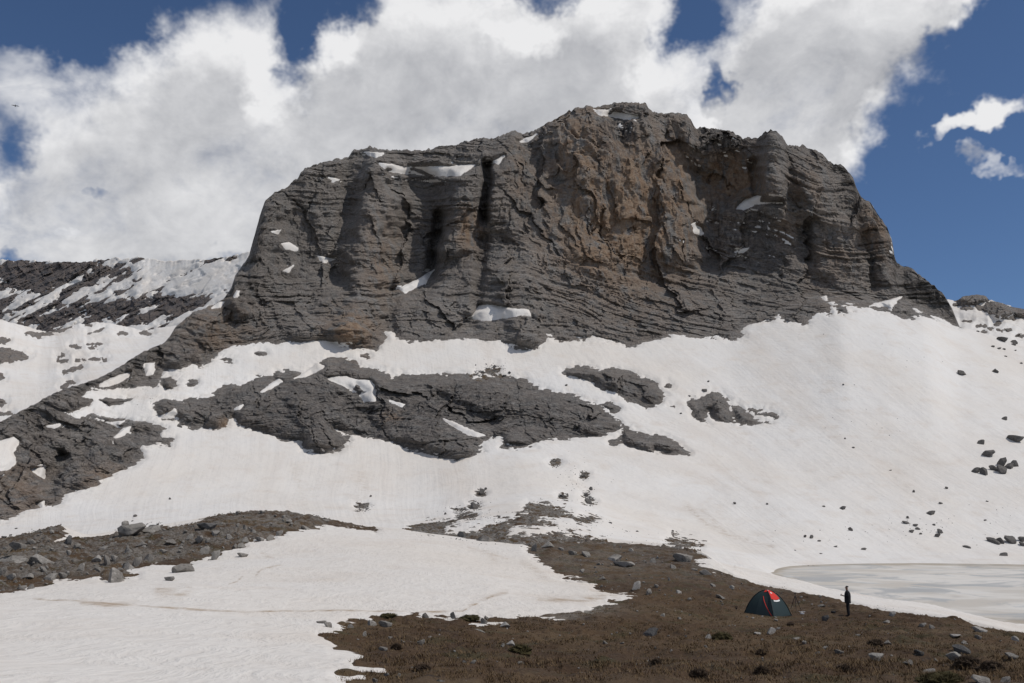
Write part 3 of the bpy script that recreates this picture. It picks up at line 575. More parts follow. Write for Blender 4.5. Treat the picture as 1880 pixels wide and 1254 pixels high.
shear = np.interp(PX, [0, 250, 700, 900, 1300, 1900], [-.35, -.25, .05, .1, 1.1, 1.4])
SLV = np.stack([(PX-shear*(PY-620))*.31, (PY-620)*.5, 0*PX], -1)

# ---- split into objects
fe = {'stain': stain, 'wet_shade': wet_shade}
snmax, snmin = corner(np.maximum, SN), corner(np.minimum, SN)
snowface = snmax > -7; baseface = snmin < 12
segf = np.broadcast_to(SEG[:-1][None, :], snowface.shape)
mid = (np.arange(NR-1) < row0(6)+20)[None, :]
tag(sub_grid('snow_field', SNOW, snowface & mid, M['snow'], {'dirt': dirt, 'sl': SLV}), kind='structure')
tag(sub_grid('snow_slope', SNOW, snowface & ~mid, M['snowfar'], {'dirt': dirt, 'sl': SLV}), kind='structure')
owner = np.zeros(PX.shape, np.int16)     # 0 ground, 1 mountain, 2.. outcrops
om = np.full(PX.shape, 0, np.int16); om[:, H0:] = np.where(slope_rows & (sd_m >= np.maximum(sd_os, -38)), 1, 0)
for i, sdi in enumerate(sd_o):
    om[:, H0:] = np.where(slope_rows & (sdi > -38) & (sdi >= sd_os) & (sdi > sd_m), i+2, om[:, H0:])
om[:, H0:] = np.where(scr[:, H0:] > -12, 0, om[:, H0:])
of = om[:-1, :-1]
tag(sub_grid('ground', BASE, baseface & (of == 0) & ((segf < 8) | (corner(np.maximum, scr) > -12)), M['ground'], {'gravel': gravel, 'mud': mud}), kind='structure')
tag(sub_grid('mountain', BASE, baseface & (of == 1), M['rock'], fe, False), kind='structure')
for i, (lab, _) in enumerate(OUT):
    mk = baseface & (of == i+2)
    if not mk.any(): continue
    c0, c1 = np.where(mk.any(1))[0][[0, -1]]; r0, r1 = np.where(mk.any(0))[0][[0, -1]]
    mb = np.pad(mk[c0:c1+1, r0:r1+1], 1); lb = np.where(mb, np.arange(1, mb.size+1).reshape(mb.shape), 0)
    while True:                                # pieces that hang together
        nb = lb.copy()
        for ax in (0, 1):
            for _ in range(12): nb = np.where(mb, np.maximum(nb, np.maximum(np.roll(nb, 1, ax), np.roll(nb, -1, ax))), 0)
        if (nb == lb).all(): break
        lb = nb
    ids, cnt_ = np.unique(lb[lb > 0], return_counts=True)
    od = np.argsort(-cnt_); tiny = ids[cnt_ < 60]; lb = np.where(np.isin(lb, tiny), ids[od[0]], lb)
    for q_, id_ in enumerate(ids[od]):
        if q_ and cnt_[od[q_]] < 60: continue
        m2 = np.zeros(mk.shape, bool); m2[c0:c1+1, r0:r1+1] = (lb == id_)[1:-1, 1:-1]
        o = sub_grid('rock_outcrop', BASE, m2, M['outcrop'], fe, False)
        tag(o, lab if q_ == 0 else 'detached bit of the '+' '.join(lab.split()[:11]), 'rock outcrop', 'rock outcrops on the snow slope')
# lake
LK = P0.copy(); LK[..., 2] = LAKE_Z
lk = (corner(np.minimum, SNOW[..., 2]) < LAKE_Z+.5) & (segf >= 5) & (segf <= 8) & (corner(np.minimum, np.repeat(AZ[:, None], NR, 1)) > 0)
tag(sub_grid('lake', LK, lk, M['lake'], {'depth': np.clip(LAKE_Z-SNOW[..., 2], 0, 3)}), kind='structure')
# vertex lookup: where does the ray through a photo pixel meet the ground
VIS = SNOW.copy(); VIS[SN < 0] = BASE[SN < 0]
VPX, VPY = project(VIS); RUN = np.minimum.accumulate(VPY[:, 5:], 1)
def hit(px, py):
    a = azel(px, py)[0]; best = None
    i = int(np.clip(np.searchsorted(AZ, a), 1, len(AZ)-1))
    j = int(np.argmax(RUN[i] <= py))+5
    j0 = max(j-1, 0); d = VPY[i, j0]-VPY[i, j]
    f = np.clip((VPY[i, j0]-py)/d, 0, 1) if d > 1e-4 else 0
    p = VIS[i, j0]*(1-f)+VIS[i, j]*f
    return Vector((float(np.hypot(p[0], p[1])*math.sin(a)), float(np.hypot(p[0], p[1])*math.cos(a)), float(p[2])))
def zat(x, y):
    """ground height under a world point"""
    a = math.atan2(x, y); i = int(np.clip(np.searchsorted(AZ, a), 1, len(AZ)-1)); r = math.hypot(x, y)
    rw = np.hypot(VIS[i, :, 0], VIS[i, :, 1]); j = int(np.clip(np.searchsorted(rw[:row0(9)], r), 1, row0(9)-1))
    f = np.clip((r-rw[j-1])/max(rw[j]-rw[j-1], 1e-5), 0, 1); return float(VIS[i, j-1, 2]*(1-f)+VIS[i, j, 2]*f)
# ------------------------------------------------------------------ far layers: left mountain, left snow basin, right shoulder
def layer(px0, px1, step, sky, bot, rows, relief_fn, snow_fn, rock_name, snow_name, rock_m, snow_m, back=300, jag=.2):
    a0, a1 = azel(px0, 600)[0], azel(px1, 600)[0]; az = np.linspace(a0, a1, int((px1-px0)/step))
    eT, rT = row(sky, az, 0, 6); eB, rB = row(bot, az, 6)
    jz = jag*perlin(az*900, 5.5, .5)*.0014 + jag*perlin(az*300, 2.5, .5)*.0026
    t = np.linspace(0, 1, rows)[None, :]
    r = rB[:, None]+(rT-rB)[:, None]*t; e = eB[:, None]+(eT-eB)[:, None]*t+jz[:, None]*t**12
    r = np.concatenate([r, rT[:, None]+back*.15, rT[:, None]+back], 1); z = np.concatenate([(r[:, :rows]*np.tan(e)), (rT*np.tan(eT))[:, None]*.985, (rT*np.tan(eT))[:, None]*.5], 1)
    G = np.stack([r*np.sin(az)[:, None], r*np.cos(az)[:, None], z], -1); px, py = project(G)
    rv = G/np.linalg.norm(G, axis=-1, keepdims=True); sn = snow_fn(px, py, G)
    big, fine_ = relief_fn(px, py, G); sc_ = r/500
    B = G-rv*(big+fine_*sstep(-sn, -6, 6))[..., None]; T_ = np.clip(sn*.12*sc_, -.9*sc_, 1.2*sc_); S = G-rv*big[..., None]+T_[..., None]*(np.array([0, 0, .75])-rv*.6)
    at = {'stain': np.full(px.shape, .25), 'wet_shade': np.zeros(px.shape)}
    sl = np.stack([px*.31*sc_, (py-620)*.5*sc_, 0*px], -1)
    o1 = sub_grid(rock_name, B, corner(np.minimum, sn) < 10, rock_m, at, False); o2 = sub_grid(snow_name, S, corner(np.maximum, sn) > -6, snow_m, {'dirt': np.zeros(px.shape), 'sl': sl})
    for o in (o1, o2):
        if o: tag(o, kind='structure')
def gsum(px, py, L): return sum(a*np.exp(-((px-cx)/rx)**2-((py-cy)/ry)**2) for cx, cy, rx, ry, a in L)
def far_relief(px, py, G):
    k = .3; x, y, z = G[..., 0]*k, G[..., 1]*k, G[..., 2]*k
    s_ = z-.42*x
    return fbm(x*.006, y*.006, z*.006, 3)*150+facets(px*1.5+.5*py, -py*1.5, 75., 6, .8, .5, .15)*.25, (facets(px*1.5, -py*1.5+.6*px, 24., 7, 1., .6, .2)*1.2 + fbm(x*.05, y*.02, s_*.09, 4, .6, ridged=True)*30+fbm(x*.03, y*.03, z*.03, 4, .6, ridged=True)*36)
def far_snow(px, py, G):
    v = py+.46*px; u = px-.46*py
    n = fbm(u*.011, v*.06, 0*u, 5, .6)*44 + fbm(px*.06, py*.09, 0*u, 4, .55)*11
    b = gsum(px, py, [(70,510,120,36,-17),(200,500,60,22,-9),(50,585,120,26,-10),(215,570,55,22,-15),(330,556,45,15,-20),(270,585,60,14,-10),(350,505,20,12,-8),(320,520,70,22,11),(285,490,40,14,16),(400,490,60,18,5),(390,590,80,14,20),(120,545,110,10,7)])
    return n+b+4.5
layer(-260, 640, 2.1, [(-260,484,4300),(0,479,3500),(49,478,3370),(81,481,3280),(147,481,3100),(201,476,2960),(240,476,2860),(254,471,2820),(264,473,2800),(277,479,2770),(301,483,2710),(362,479,2560),(404,473,2460),(453,466,2350),(640,450,1950)],
      [(-260,640,3500),(0,640,2800),(200,640,2300),(453,640,1780),(640,640,1450)], 110, far_relief, far_snow, 'distant_mountain', 'distant_snow', M['far_rock'], M['snowfar'], 600, .5)
def basin_snow(px, py, G):
    v = np.full(px.shape, -20., np.float32)
    for p in ([(-260,640),(0,640),(30,645),(58,654),(40,661),(0,668),(-260,675)], ell(112,654,8,2.6), ell(115,663,10,2.6), ell(149,661,9,3.2), ell(180,660,17,3), [(113,684),(130,676),(150,670),(154,674),(140,681),(118,687)], [(111,713),(122,700),(135,698),(136,703),(120,714)], ell(140,637,11,2.4), ell(172,640,9,2.4), ell(175,632,15,1.8),
              ell(-4,740,14,9), ell(-2,693,10,7), [(162,614),(178,606),(190,604),(186,608),(170,613)], ell(266,611,12,4.5), ell(226,613,9,2.4), [(88,611),(110,601),(130,597),(138,598),(110,610)], ell(2,626,15,5), ell(70,613,26,2.6), ell(160,597,8,2), [(60,618),(95,606),(100,609),(70,620)], ell(5,760,18,3)):
        v = np.maximum(v, polysd(px, py, p, 20))
    return -v + on(v > -12, lambda x, y: fbm(x*.09, y*.16, 0*x, 4, .62)*9, px, py)
soft = lambda px, py, G: (fbm(G[..., 0]*.008, G[..., 1]*.008, G[..., 2]*.008, 4)*14, fbm(G[..., 0]*.06, G[..., 1]*.06, G[..., 2]*.12, 4, .6, ridged=True)*2.5+facets(px*.55+.2*py, -py*.55, 7., 8, .8, .6, .2)*1.3+facets(px*.55, -py*.55, 2.6, 9, .8, .6, .2)+2.6)
layer(-320, 520, 2.1, [(-320,580,900),(-60,587,930),(0,590,950),(24,597,960),(78,609,980),(92,609,985),(103,607,985),(137,597,1000),(171,594,1010),(203,597,1010),(245,605,1010),(274,607,1010),(318,602,1000),(520,600,980)],
      [(-320,900,440),(0,830,470),(200,760,520),(330,680,600),(520,660,700)], 110, soft, basin_snow, 'basin_rock', 'snow_basin', M['outcrop'], M['snowfar'])
def shoulder_snow(px, py, G):
    v = np.full(px.shape, -20., np.float32)
    for p in ([(1752,553),(1759,548),(1767,540),(1789,536),(1810,538),(1818,551),(1800,556),(1780,560),(1760,557)], [(1793,562),(1808,563),(1812,555),(1835,553),(1850,561),(1862,576),(1863,588),(1845,583),(1825,577),(1810,572),(1796,568)], [(1855,567),(1862,558),(1880,561),(1990,575),(2200,600),(2200,612),(1990,592),(1880,582),(1868,580)], ell(1760,560,10,3), ell(1775,567,12,2), ell(1803,599,10,2), ell(1818,603,7,2), ell(1842,606,14,2.2), ell(1833,596,8,3), ell(1806,610,5,2), ell(1775,590,8,1.3), ell(1874,617,8,2.2)):
        v = np.maximum(v, polysd(px, py, p, 20))
    return -v + on(v > -12, lambda x, y: fbm(x*.09, y*.16, 0*x, 4, .62)*6, px, py)
def sh_relief(px, py, G):
    b, f = soft(px, py, G)
    for p in (ell(1785,549,26,9), ell(1836,570,28,16), ell(1900,574,40,10)): b = b+14*sstep(polysd(px, py, p, 20), -6, 9)
    return b, f
layer(1700, 2300, 2.1, [(1700,556,800),(1744,553,800),(1759,551,800),(1767,544,800),(1789,541,800),(1810,543,800),(1816,551,790),(1825,553,780),(1842,557,775),(1861,564,775),(1880,567,780),(1990,590,800),(2300,640,820)],
      [(1700,650,640),(1900,690,640),(2300,740,660)], 90, sh_relief, shoulder_snow, 'shoulder_rock', 'snow_shoulder', M['outcrop'], M['snowfar'])

# ------------------------------------------------------------------ boulders and stones
def rock_mesh(name, seed, sub, angular=7, noise=.07):
    bm = bmesh.new(); bmesh.ops.create_icosphere(bm, subdivisions=sub, radius=1.)
    rg = np.random.default_rng(seed); V = np.array([v.co[:] for v in bm.verts])
    for _ in range(angular):
        n = rg.normal(size=3); n /= np.linalg.norm(n); d = rg.uniform(.28, .68)
        V -= np.maximum(V@n-d, 0)[:, None]*n*.95
    q = V*1.6+seed*7.7
    V *= (1+noise*fbm(q[:, 0], q[:, 1], q[:, 2], 4, .55)*2.2)[:, None]
    V /= np.abs(V).max(0)
    for v, c in zip(bm.verts, V): v.co = c
    me = bpy.data.meshes.new(name); bm.to_mesh(me); bm.free(); return me
BIG = [rock_mesh('boulder', 10+i, 4, 9+i % 5) for i in range(9)]
SMALL = [rock_mesh('stone', 40+i, 2, 9) for i in range(8)]
TINT = {'b': 'boulder', 'p': 'pale', 'd': 'dark', 'o': 'outcrop_stone'}
M['outcrop_stone'] = rock_mat('slope_stone', (.115, .107, .10), (.15, .14, .13), (.18, .165, .15), 3., True, .15)
cache = {}
def rock_at(px, py, rx, ry, tint='b', label=None, group=None, name='boulder', small=False, sink=.3, cat=None, seed=None):
    p = hit(px, py+ry*.75); r = p.length; k = r/FPX
    me0 = random.choice(SMALL if small else BIG) if seed is None else BIG[seed]
    key = (me0.name, tint)
    if key not in cache:
        me = me0.copy(); me.name = me0.name; me.materials.append(M[TINT[tint]]); cache[key] = me
    o = bpy.data.objects.new(name, cache[key]); COL.objects.link(o)
    sx, sz = max(rx, 1.1)*k, max(ry, .9)*k*1.5; sink = max(sink, .34)
    o.scale = (sx, sx*random.uniform(.75, 1.05), sz); az = math.atan2(p.x, p.y)
    o.rotation_euler = (random.uniform(-.12, .12), random.uniform(-.12, .12), -az+random.choice((0, math.pi))+random.uniform(-.3, .3))
    o.location = p+Vector((0, 0, sz*(1-2*sink)*.9)) if p.length < 1e5 else p
    return tag(o, label, cat or ('boulder' if name == 'boulder' else 'stone'), group)
# boulders one can name, photo position, half size, tint
NAMED = [
 (75,1027,22,11,'b','large rounded pale boulder in the left moraine'),(211,1059,17,12,'b','streaked upright boulder at the snow edge below the left moraine'),(330,1045,24,7,'b','low broad boulder lying alone on the snow below the moraine'),
 (311,1063,10,4,'b','small flat stone in the snow in front of the low broad boulder'),(234,974,29,9,'b','long sloping slab on the skyline of the left moraine'),(281,971,18,8,'b','cracked block at the right end of the long sloping slab'),
 (123,993,7,8,'d','dark pointed boulder beside the snow wedge on the moraine'),(228,961,8,4,'b','oval boulder on the snow behind the long sloping slab'),(249,1033,9,9,'b','round boulder with a flat face above the snow edge'),
 (197,1031,7,9,'b','tilted upright slab in the middle of the left moraine'),(177,1024,9,6,'p','bright slab leaning left of the tilted upright slab'),(28,1025,25,5,'b','long low slab left of the large pale boulder'),
 (92,1057,12,7,'b','grey boulder below the large rounded pale boulder'),(383,966,20,7,'d','dark mossy block on the crest of the moraine'),(393,1021,9,9,'b','square upright block standing at the moraine snow edge'),
 (447,1019,11,4,'b','low stone in the snow right of the square upright block'),(560,968,10,5,'b','pale rounded boulder near the right tip of the moraine'),(32,1003,13,6,'b','broad pale boulder near the left frame edge on the moraine'),
 (1128,1022,15,9,'b','large rounded grey boulder on the upper camp hill'),(1146,1036,20,5,'b','flat grey slab just below the large rounded boulder'),(1005,1000,13,6,'b','flat topped boulder at the left corner of the camp hill'),
 (981,1007,7,7,'d','dark angular rock at the snow corner of the camp hill'),(1253,1024,17,7,'b','sloping pale slab on the right crest of the camp hill'),(1298,1052,14,5,'b','flat slab at the hill edge above the long snow strip'),
 (1170,1075,9,7,'p','pale upright stone near the tip of the snow tongue'),(1246,1087,7,3,'p','white flat stone right of the snow tongue tip'),(1194,1158,15,11,'d','black wedge shaped boulder alone in the brown meadow'),
 (833,1131,7,6,'d','dark blocky stone on the upper edge of the brown meadow'),(771,1180,9,5,'b','split stone with black front in the left meadow'),(937,1180,9,6,'p','pale boulder beside the green cushion in the middle meadow'),
 (707,1146,12,5,'b','grey boulder right of its twin on the left meadow edge'),(682,1145,12,5,'b','grey boulder left of its twin on the left meadow edge'),(604,1148,9,5,'b','grey stone in the snow at the left tip of the meadow'),
 (926,1146,10,5,'p','white topped stone on the far edge of the middle meadow'),(1414,1160,10,6,'p','lumpy pale rock in the grass in front of the tent'),(1393,1163,8,2,'p','thin pale slab left of the lumpy rock before the tent'),
 (1301,1168,6,4,'p','pale stone left of the green cushion before the tent'),(1514,1136,8,5,'d','dark rounded rock in the grass below the black bag'),(1768,1191,17,10,'d','large black boulder with a pale cap in the right foreground'),
 (1768,1180,6,3,'p','pale stone capping the large black boulder'),(1757,1207,16,7,'b','grey boulder in front of the large black boulder'),(1611,1206,14,8,'p','pale humped boulder in the right foreground below the person'),
 (1798,1157,12,4,'p','broad pale rock on the hill edge far right'),(1866,1174,8,4,'p','pale rock near the right frame edge by the snow'),(1687,1199,8,4,'d','pointed dark stone right of the pale humped boulder'),
 (1637,1128,7,4,'p','pale boulder on the hill edge right of the person'),(1806,1251,18,6,'b','grey rock at the bottom right corner of the picture'),(1752,1166,10,2,'p','thin white slab above the large black boulder'),
 (847,981,9,6,'d','dark boulder on the brow where scree meets the near snow'),(889,989,17,6,'b','broad pale boulder on the scree brow beyond the near snow'),
 (1547,931,6,4,'o','largest lone dark boulder on the open slope above the lake'),(1563,972,5,3.5,'o','lone round boulder below the largest one above the lake'),(1600,1085,8,3,'o','dark flat rock on the lake shore behind the person'),
 (1764,684,8,3.5,'o','flat dark rock high on the right snow slope'),(1826,680,6,4,'o','tilted dark rock right of the flat one high on the slope'),(1845,768,6,3,'o','lone dark stone halfway down the far right slope'),
 (1864,805,14,5,'o','wedge shaped dark rock at the right frame edge mid slope'),(1802,812,8,4,'o','slanting dark rock above the boulder heap on the right slope'),(1812,833,13,5,'o','flat forked rock just above the boulder heap on the right slope'),
 (1791,862,8,6,'o','left one of the two boulders beside the heap'),(1808,866,8,6.5,'o','right one of the two boulders beside the heap'),(1824,991,12,6,'o','largest boulder of the row above the lake far right'),(1858,991,11,6,'o','boulder right of the largest in the row above the far lake shore'),
 (1495,1040,4,2,'o','right one of two dark stones on the lake ice'),(1483,1040,3,1.6,'o','left one of two dark stones on the lake ice')]
for i, (x, y, rx, ry, t, lab) in enumerate(NAMED): rock_at(x, y, rx, ry, t, lab, None, 'boulder', sink=.18 if ry > 4 else .25)
HEAP = [(1825,858,8,7),(1838,849,9,7),(1842,863,10,7),(1852,854,9,6),(1861,852,7,5)]
for (x, y, rx, ry), w_ in zip(HEAP, ('leftmost', 'topmost', 'lowest', 'middle', 'rightmost')): rock_at(x, y, rx, ry, 'o', w_+' dark boulder of the tight heap on the right snow slope', 'heap of boulders on the right slope', sink=.15)
GROUPS = [
 ('grey boulder among the rubble of the left moraine', 'boulders of the left moraine', 'b', [(210,1025,6,6),(233,1040,12,7),(179,1043,6,5),(51,1057,10,4),(115,1057,8,5),(57,1077,6,5),(38,1080,9,4),(260,999,11,5),(275,1023,9,6),(126,1015,5,4),(2,1050,8,7),(511,980,8,5),(449,968,4,5),(436,965,4,5),(366,991,8,6),(380,993,6,5),(449,990,8,5),(477,990,8,4),(494,988,9,5),(430,1003,6,4),(442,1001,7,5),(394,978,8,5),(377,1010,12,5),(313,993,9,4),(436,942,4,3),(482,940,6,3),(600,955,8,2),(150,1040,7,5),(300,1012,8,4),(330,1005,7,4),(350,985,8,4),(420,985,7,4),(465,975,6,3),(530,955,6,3),(20,1060,8,5),(80,1045,7,4),(140,1003,8,4),(190,1005,9,4),(60,995,8,4),(235,1010,7,4)]),
 ('grey rock lying on the upper half of the camp hill', 'rocks of the upper camp hill', 'b', [(1078,1018,10,5),(1051,1015,8,4),(1199,1028,6,5),(1106,1061,7,4),(1068,1048,5,4),(1205,1076,5,3),(1190,1087,7,5),(1323,1095,9,4),(1229,1064,3,3),(1030,1008,6,3),(1235,1040,7,3),(1275,1045,6,3),(1160,1010,6,3),(1100,1035,5,2.5),(1310,1075,6,3),(1345,1078,6,3),(1265,1100,5,2.5)]),
 ('pale stone half sunk in the grass of the foreground meadow', 'stones of the foreground meadow', 'b', [(1217,1130,6,3),(968,1197,6,3),(955,1216,7,2.5),(643,1149,6,4),(670,1164,5,4),(703,1192,8,4),(717,1171,5,3),(739,1177,5,3),(789,1169,4,2),(888,1142,6,6),(893,1133,5,4),(922,1185,5,3),(880,1157,10,3),(853,1214,4,3),(869,1214,6,4),(731,1240,5,3),(709,1239,5,3),(809,1251,8,2),(688,1250,5,4),(1428,1153,5,3),(1461,1173,8,3),(1477,1180,4,3),(1296,1187,4,2),(1503,1198,6,2),(1514,1188,6,3),(1425,1139,4,2),(1540,1197,8,3),(1506,1112,9,2),(1247,1135,5,2),(1260,1168,3,1.5),(1796,1170,5,3),(1710,1151,6,3),(1692,1148,8,3),(1629,1179,7,4),(1627,1141,7,3),(1848,1250,10,5),(1857,1205,12,4),(1708,1232,15,3),(1667,1215,9,4),(1719,1213,4,3),(1111,1179,5,4),(1142,1181,5,1.6),(1204,1190,2.5,2.5),(783,1131,8,5),(588,1142,10,2.5),(1400,1175,4,2),(1575,1165,5,2),(1190,1213,4,2)]),
 ('dark boulder standing in the snow low on the lake slope', 'boulders on the snow above the lake', 'o', [(1512,929,3,1.5),(1489,986,4,3),(1478,985,3,2.4),(1586,1008,6,2),(1708,940,9,4),(1664,959,7,2),(1680,964,5,2.5),(1685,970,4,2.5),(1673,975,5,2.7),(1691,980,3,1.5),(1725,975,6,3.2),(1720,983,6,3.5),(1667,950,3,2),(1714,963,3,2),(1677,902,3,2),(1727,923,4,2.5),(1738,896,3,2),(1839,994,8,5),(1880,990,8,5),(1877,999,6,3),(1775,1003,7,3),(1844,1018,9,3),(1534,1003,4,2),(1505,993,4,1.4),(1507,1016,3,1.3),(1584,1084,2,1.2),(1635,863,3,1.3),(1808,955,3,1.2),(1812,920,2.5,1.2),(1460,1010,2,1.2),(1408,925,2.5,1.5),(1349,924,3,2)]),
 ('dark rock poking from the snow near the far right crest', 'rocks near the right crest', 'o', [(1840,623,9,4),(1861,627,7,3),(1861,632,6,2),(1833,639,5,1.6),(1822,636,4,1.5),(1843,641,3,1.4),(1864,643,3,1.5),(1846,654,3,1.3),(1876,667,3,1.5),(1795,608,3,1.3)]),
 ('dark stone lying on the snow of the middle slope', 'stones on the middle snow slope', 'o', [(1084,896,4,4),(883,903,7,5),(869,928,8,5),(1034,911,8,3),(1082,921,8,6),(1077,909,5,3),(892,897,3,2),(817,943,3,2),(312,915,2,2.4),(249,947,4,2),(243,956,2.5,1.2),(680,911,2.6,1.8),(917,949,3,2),(1170,975,3,1.6),(1120,960,4,1.5),(1150,975,3,1),(1235,975,3,1.5),(908,672,3,2),(893,668,2,1.5),(925,690,5,2),(935,684,3,2),(873,670,1.5,1.2),(1266,727,2.5,1.5),(1295,716,6,2.4),(1250,759,2.4,1.3),(1040,707,3,1.5),(1300,700,3,1.2),(330,782,5,2.5),(20,982,3,1.6),(30,970,2.5,1.5),(8,986,5,2),(1548,706,1.8,1.4),(1566,821,3,1.3),(1552,805,2,1.2)])]
MARKS = [(75,1027,'the large rounded moraine boulder'),(211,1059,'the streaked upright boulder'),(330,1045,'the low broad boulder'),(255,972,'the long sloping slab'),(383,966,'the dark mossy block'),(393,1021,'the square upright block'),(560,968,'the moraine tip boulder'),(1128,1022,'the large rounded hill boulder'),(1005,1000,'the flat topped boulder'),(1253,1024,'the sloping pale slab'),(1170,1075,'the snow tongue tip'),(1194,1158,'the black wedge boulder'),(833,1131,'the dark blocky stone'),(771,1180,'the split stone'),(937,1180,'the middle green cushion'),(694,1146,'the twin grey boulders'),(1409,1110,'the tent'),(1414,1160,'the lumpy pale rock'),(1558,1106,'the person'),(1768,1191,'the large black boulder'),(1611,1206,'the pale humped boulder'),(1798,1157,'the broad pale edge rock'),(1547,931,'the largest lone slope boulder'),(1824,991,'the lake shore boulder row'),(1842,856,'the boulder heap'),(1129,700,'the lens shaped outcrop'),(1300,750,'the broken outcrop'),(889,989,'the scree brow boulder'),(1000,935,'the scree fan'),(700,750,'the long dark rock band'),(1836,570,'the right crest knob'),(1495,1040,'the stones on the ice')]
seen = set()
def rel_label(x, y, rx, noun):
    mx, my, nm = min(MARKS, key=lambda m: (m[0]-x)**2+((m[1]-y)*1.6)**2)
    dx, dy = x-mx, y-my; v = '' if abs(dy) < .4*abs(dx) else ('above' if dy < 0 else 'below'); h = '' if abs(dx) < .4*abs(dy) else ('left' if dx < 0 else 'right')
    where = f'{v} and {h} of' if v and h else (v or f'{h} of'); d = math.hypot(dx, dy); far_ = 'close ' if d < 32 else '' if d < 75 else 'far '
    size = 'small' if rx < 4 else 'medium' if rx < 8 else 'big'
    for lab in (f'{size} {noun} {far_}{where} {nm}', f'{size} {noun} {far_}{where} {nm}, the farther one', f'{size} {noun} {far_}{where} {nm}, the third one'):
        if lab not in seen: seen.add(lab); return lab
    return f'{size} {noun} {far_}{where} {nm}'
for lab, grp_, t, L in GROUPS:
    noun = 'pale stone' if 'meadow' in grp_ else {'b': 'grey rock', 'o': 'dark rock'}[t]
    L = sorted(L, key=lambda q: min((m[0]-q[0])**2+((m[1]-q[1])*1.6)**2 for m in MARKS))
    for x, y, rx, ry in L: lab = rel_label(x, y, rx, noun); rock_at(x, y, rx, ry, t, lab, grp_, 'boulder', small=max(rx, ry) < 4.5, sink=.2)
# scattered stones: one to three pixels each
def inpoly(p, n, poly, lo, hi):
    out = []; poly = np.array(poly)
    while len(out) < n:
        x = RNG.uniform(max(poly[:, 0].min(), -20), min(poly[:, 0].max(), 1900), 1500); y = RNG.uniform(lo, hi, 1500)
        m = polysd(x, y, poly, 60) > p; out += list(zip(x[m].tolist(), y[m].tolist()))
    return out[:n]
for x, y in inpoly(3, 130, MORAINE, 945, 1095): s_ = RNG.uniform(1.6, 4.2); rock_at(x, y, s_, s_*RNG.uniform(.5, .8), 'b', 'small grey stone in the rubble of the left moraine', 'small stones of the left moraine', 'stone', True, .2)
for x, y in inpoly(3, 90, MOUND, 1000, 1110): s_ = RNG.uniform(1.2, 3); rock_at(x, y, s_, s_*.6, 'b', 'small grey stone on the upper camp hill', 'small stones of the upper camp hill', 'stone', True, .2)
for x, y in inpoly(4, 80, MOUND, 1112, 1250): s_ = RNG.uniform(1.2, 2.6); rock_at(x, y, s_, s_*.6, 'p', 'small white stone in the foreground grass', 'small white stones in the grass', 'stone', True, .15)
# rubble too small to count
def gravel_mesh(spots, mat, name):
    V, F = [], []; ico = [(0,0,1),(.9,0,.2),(.28,.85,.25),(-.72,.53,.2),(-.72,-.53,.25),(.28,-.85,.2),(0,0,-.6)]
    for p, s_ in spots:
        k = len(V); th = random.uniform(0, 6.28); c, sn = math.cos(th), math.sin(th)
        for x, y, z in ico:
            j = random.uniform(.7, 1.2); V.append((p[0]+s_*j*(c*x-sn*y), p[1]+s_*j*(sn*x+c*y), p[2]+s_*.7*j*z))
        for i in range(5): F += [(k, k+1+i, k+1+(i+1) % 5), (k+6, k+1+(i+1) % 5, k+1+i)]
    return mesh_np(name, np.array(V), np.array(F), mat, None, False)
M['gravel_stone'] = plain('gravel_stone', (.20, .19, .175), .9, .5, .9)
M['scree_stone'] = plain('scree_stone', (.12, .112, .105), .9, .4, .5)
sp = []
for x, y in inpoly(0, 1500, MORAINE, 940, 1100): p = hit(x, y); sp.append((p, p.length/FPX*RNG.uniform(.7, 2.0)))
for x, y in inpoly(1, 700, MOUND, 995, 1120): p = hit(x, y); sp.append((p, p.length/FPX*RNG.uniform(.5, 1.4)))
for x, y in inpoly(1, 500, MOUND, 1110, 1254): p = hit(x, y); sp.append((p, p.length/FPX*RNG.uniform(.5, 1.3)))
tag(gravel_mesh(sp, M['gravel_stone'], 'gravel'), 'loose grey rubble and pebbles in the moraine and meadow', 'gravel', kind='stuff')
sp = []
for poly, n in [(q, int(30+polysd(np.array([np.mean([a for a, _ in q])]), np.array([np.mean([b for _, b in q])]), q)[0]*0+len(q)*4)) for q in SCREE]:
    for x, y in inpoly(-3, n, poly, min(b for _, b in poly)-3, max(b for _, b in poly)+3): p = hit(x, y); sp.append((p, p.length/FPX*RNG.uniform(.7, 2.0)))
for cx, cy, rx, ry, n in ((1060,885,34,40,80),(905,678,26,12,50),(665,930,18,10,25),(860,945,50,22,60),(1090,960,60,16,40),(1700,970,60,22,40),(1560,990,110,24,30),(1300,750,50,28,30),(1840,960,60,40,25),(1600,790,90,45,14),(280,730,30,30,20),(1640,660,120,60,14),(1000,960,90,30,40),(1150,985,60,10,20)):
    for _ in range(n):
        x, y = RNG.normal(cx, rx*.55), RNG.normal(cy, ry*.55); p = hit(x, y); sp.append((p, p.length/FPX*RNG.uniform(.5, 1.5)))
tag(gravel_mesh(sp, M['scree_stone'], 'scree'), 'loose dark scree scattered over the snow slope', 'scree', kind='stuff')

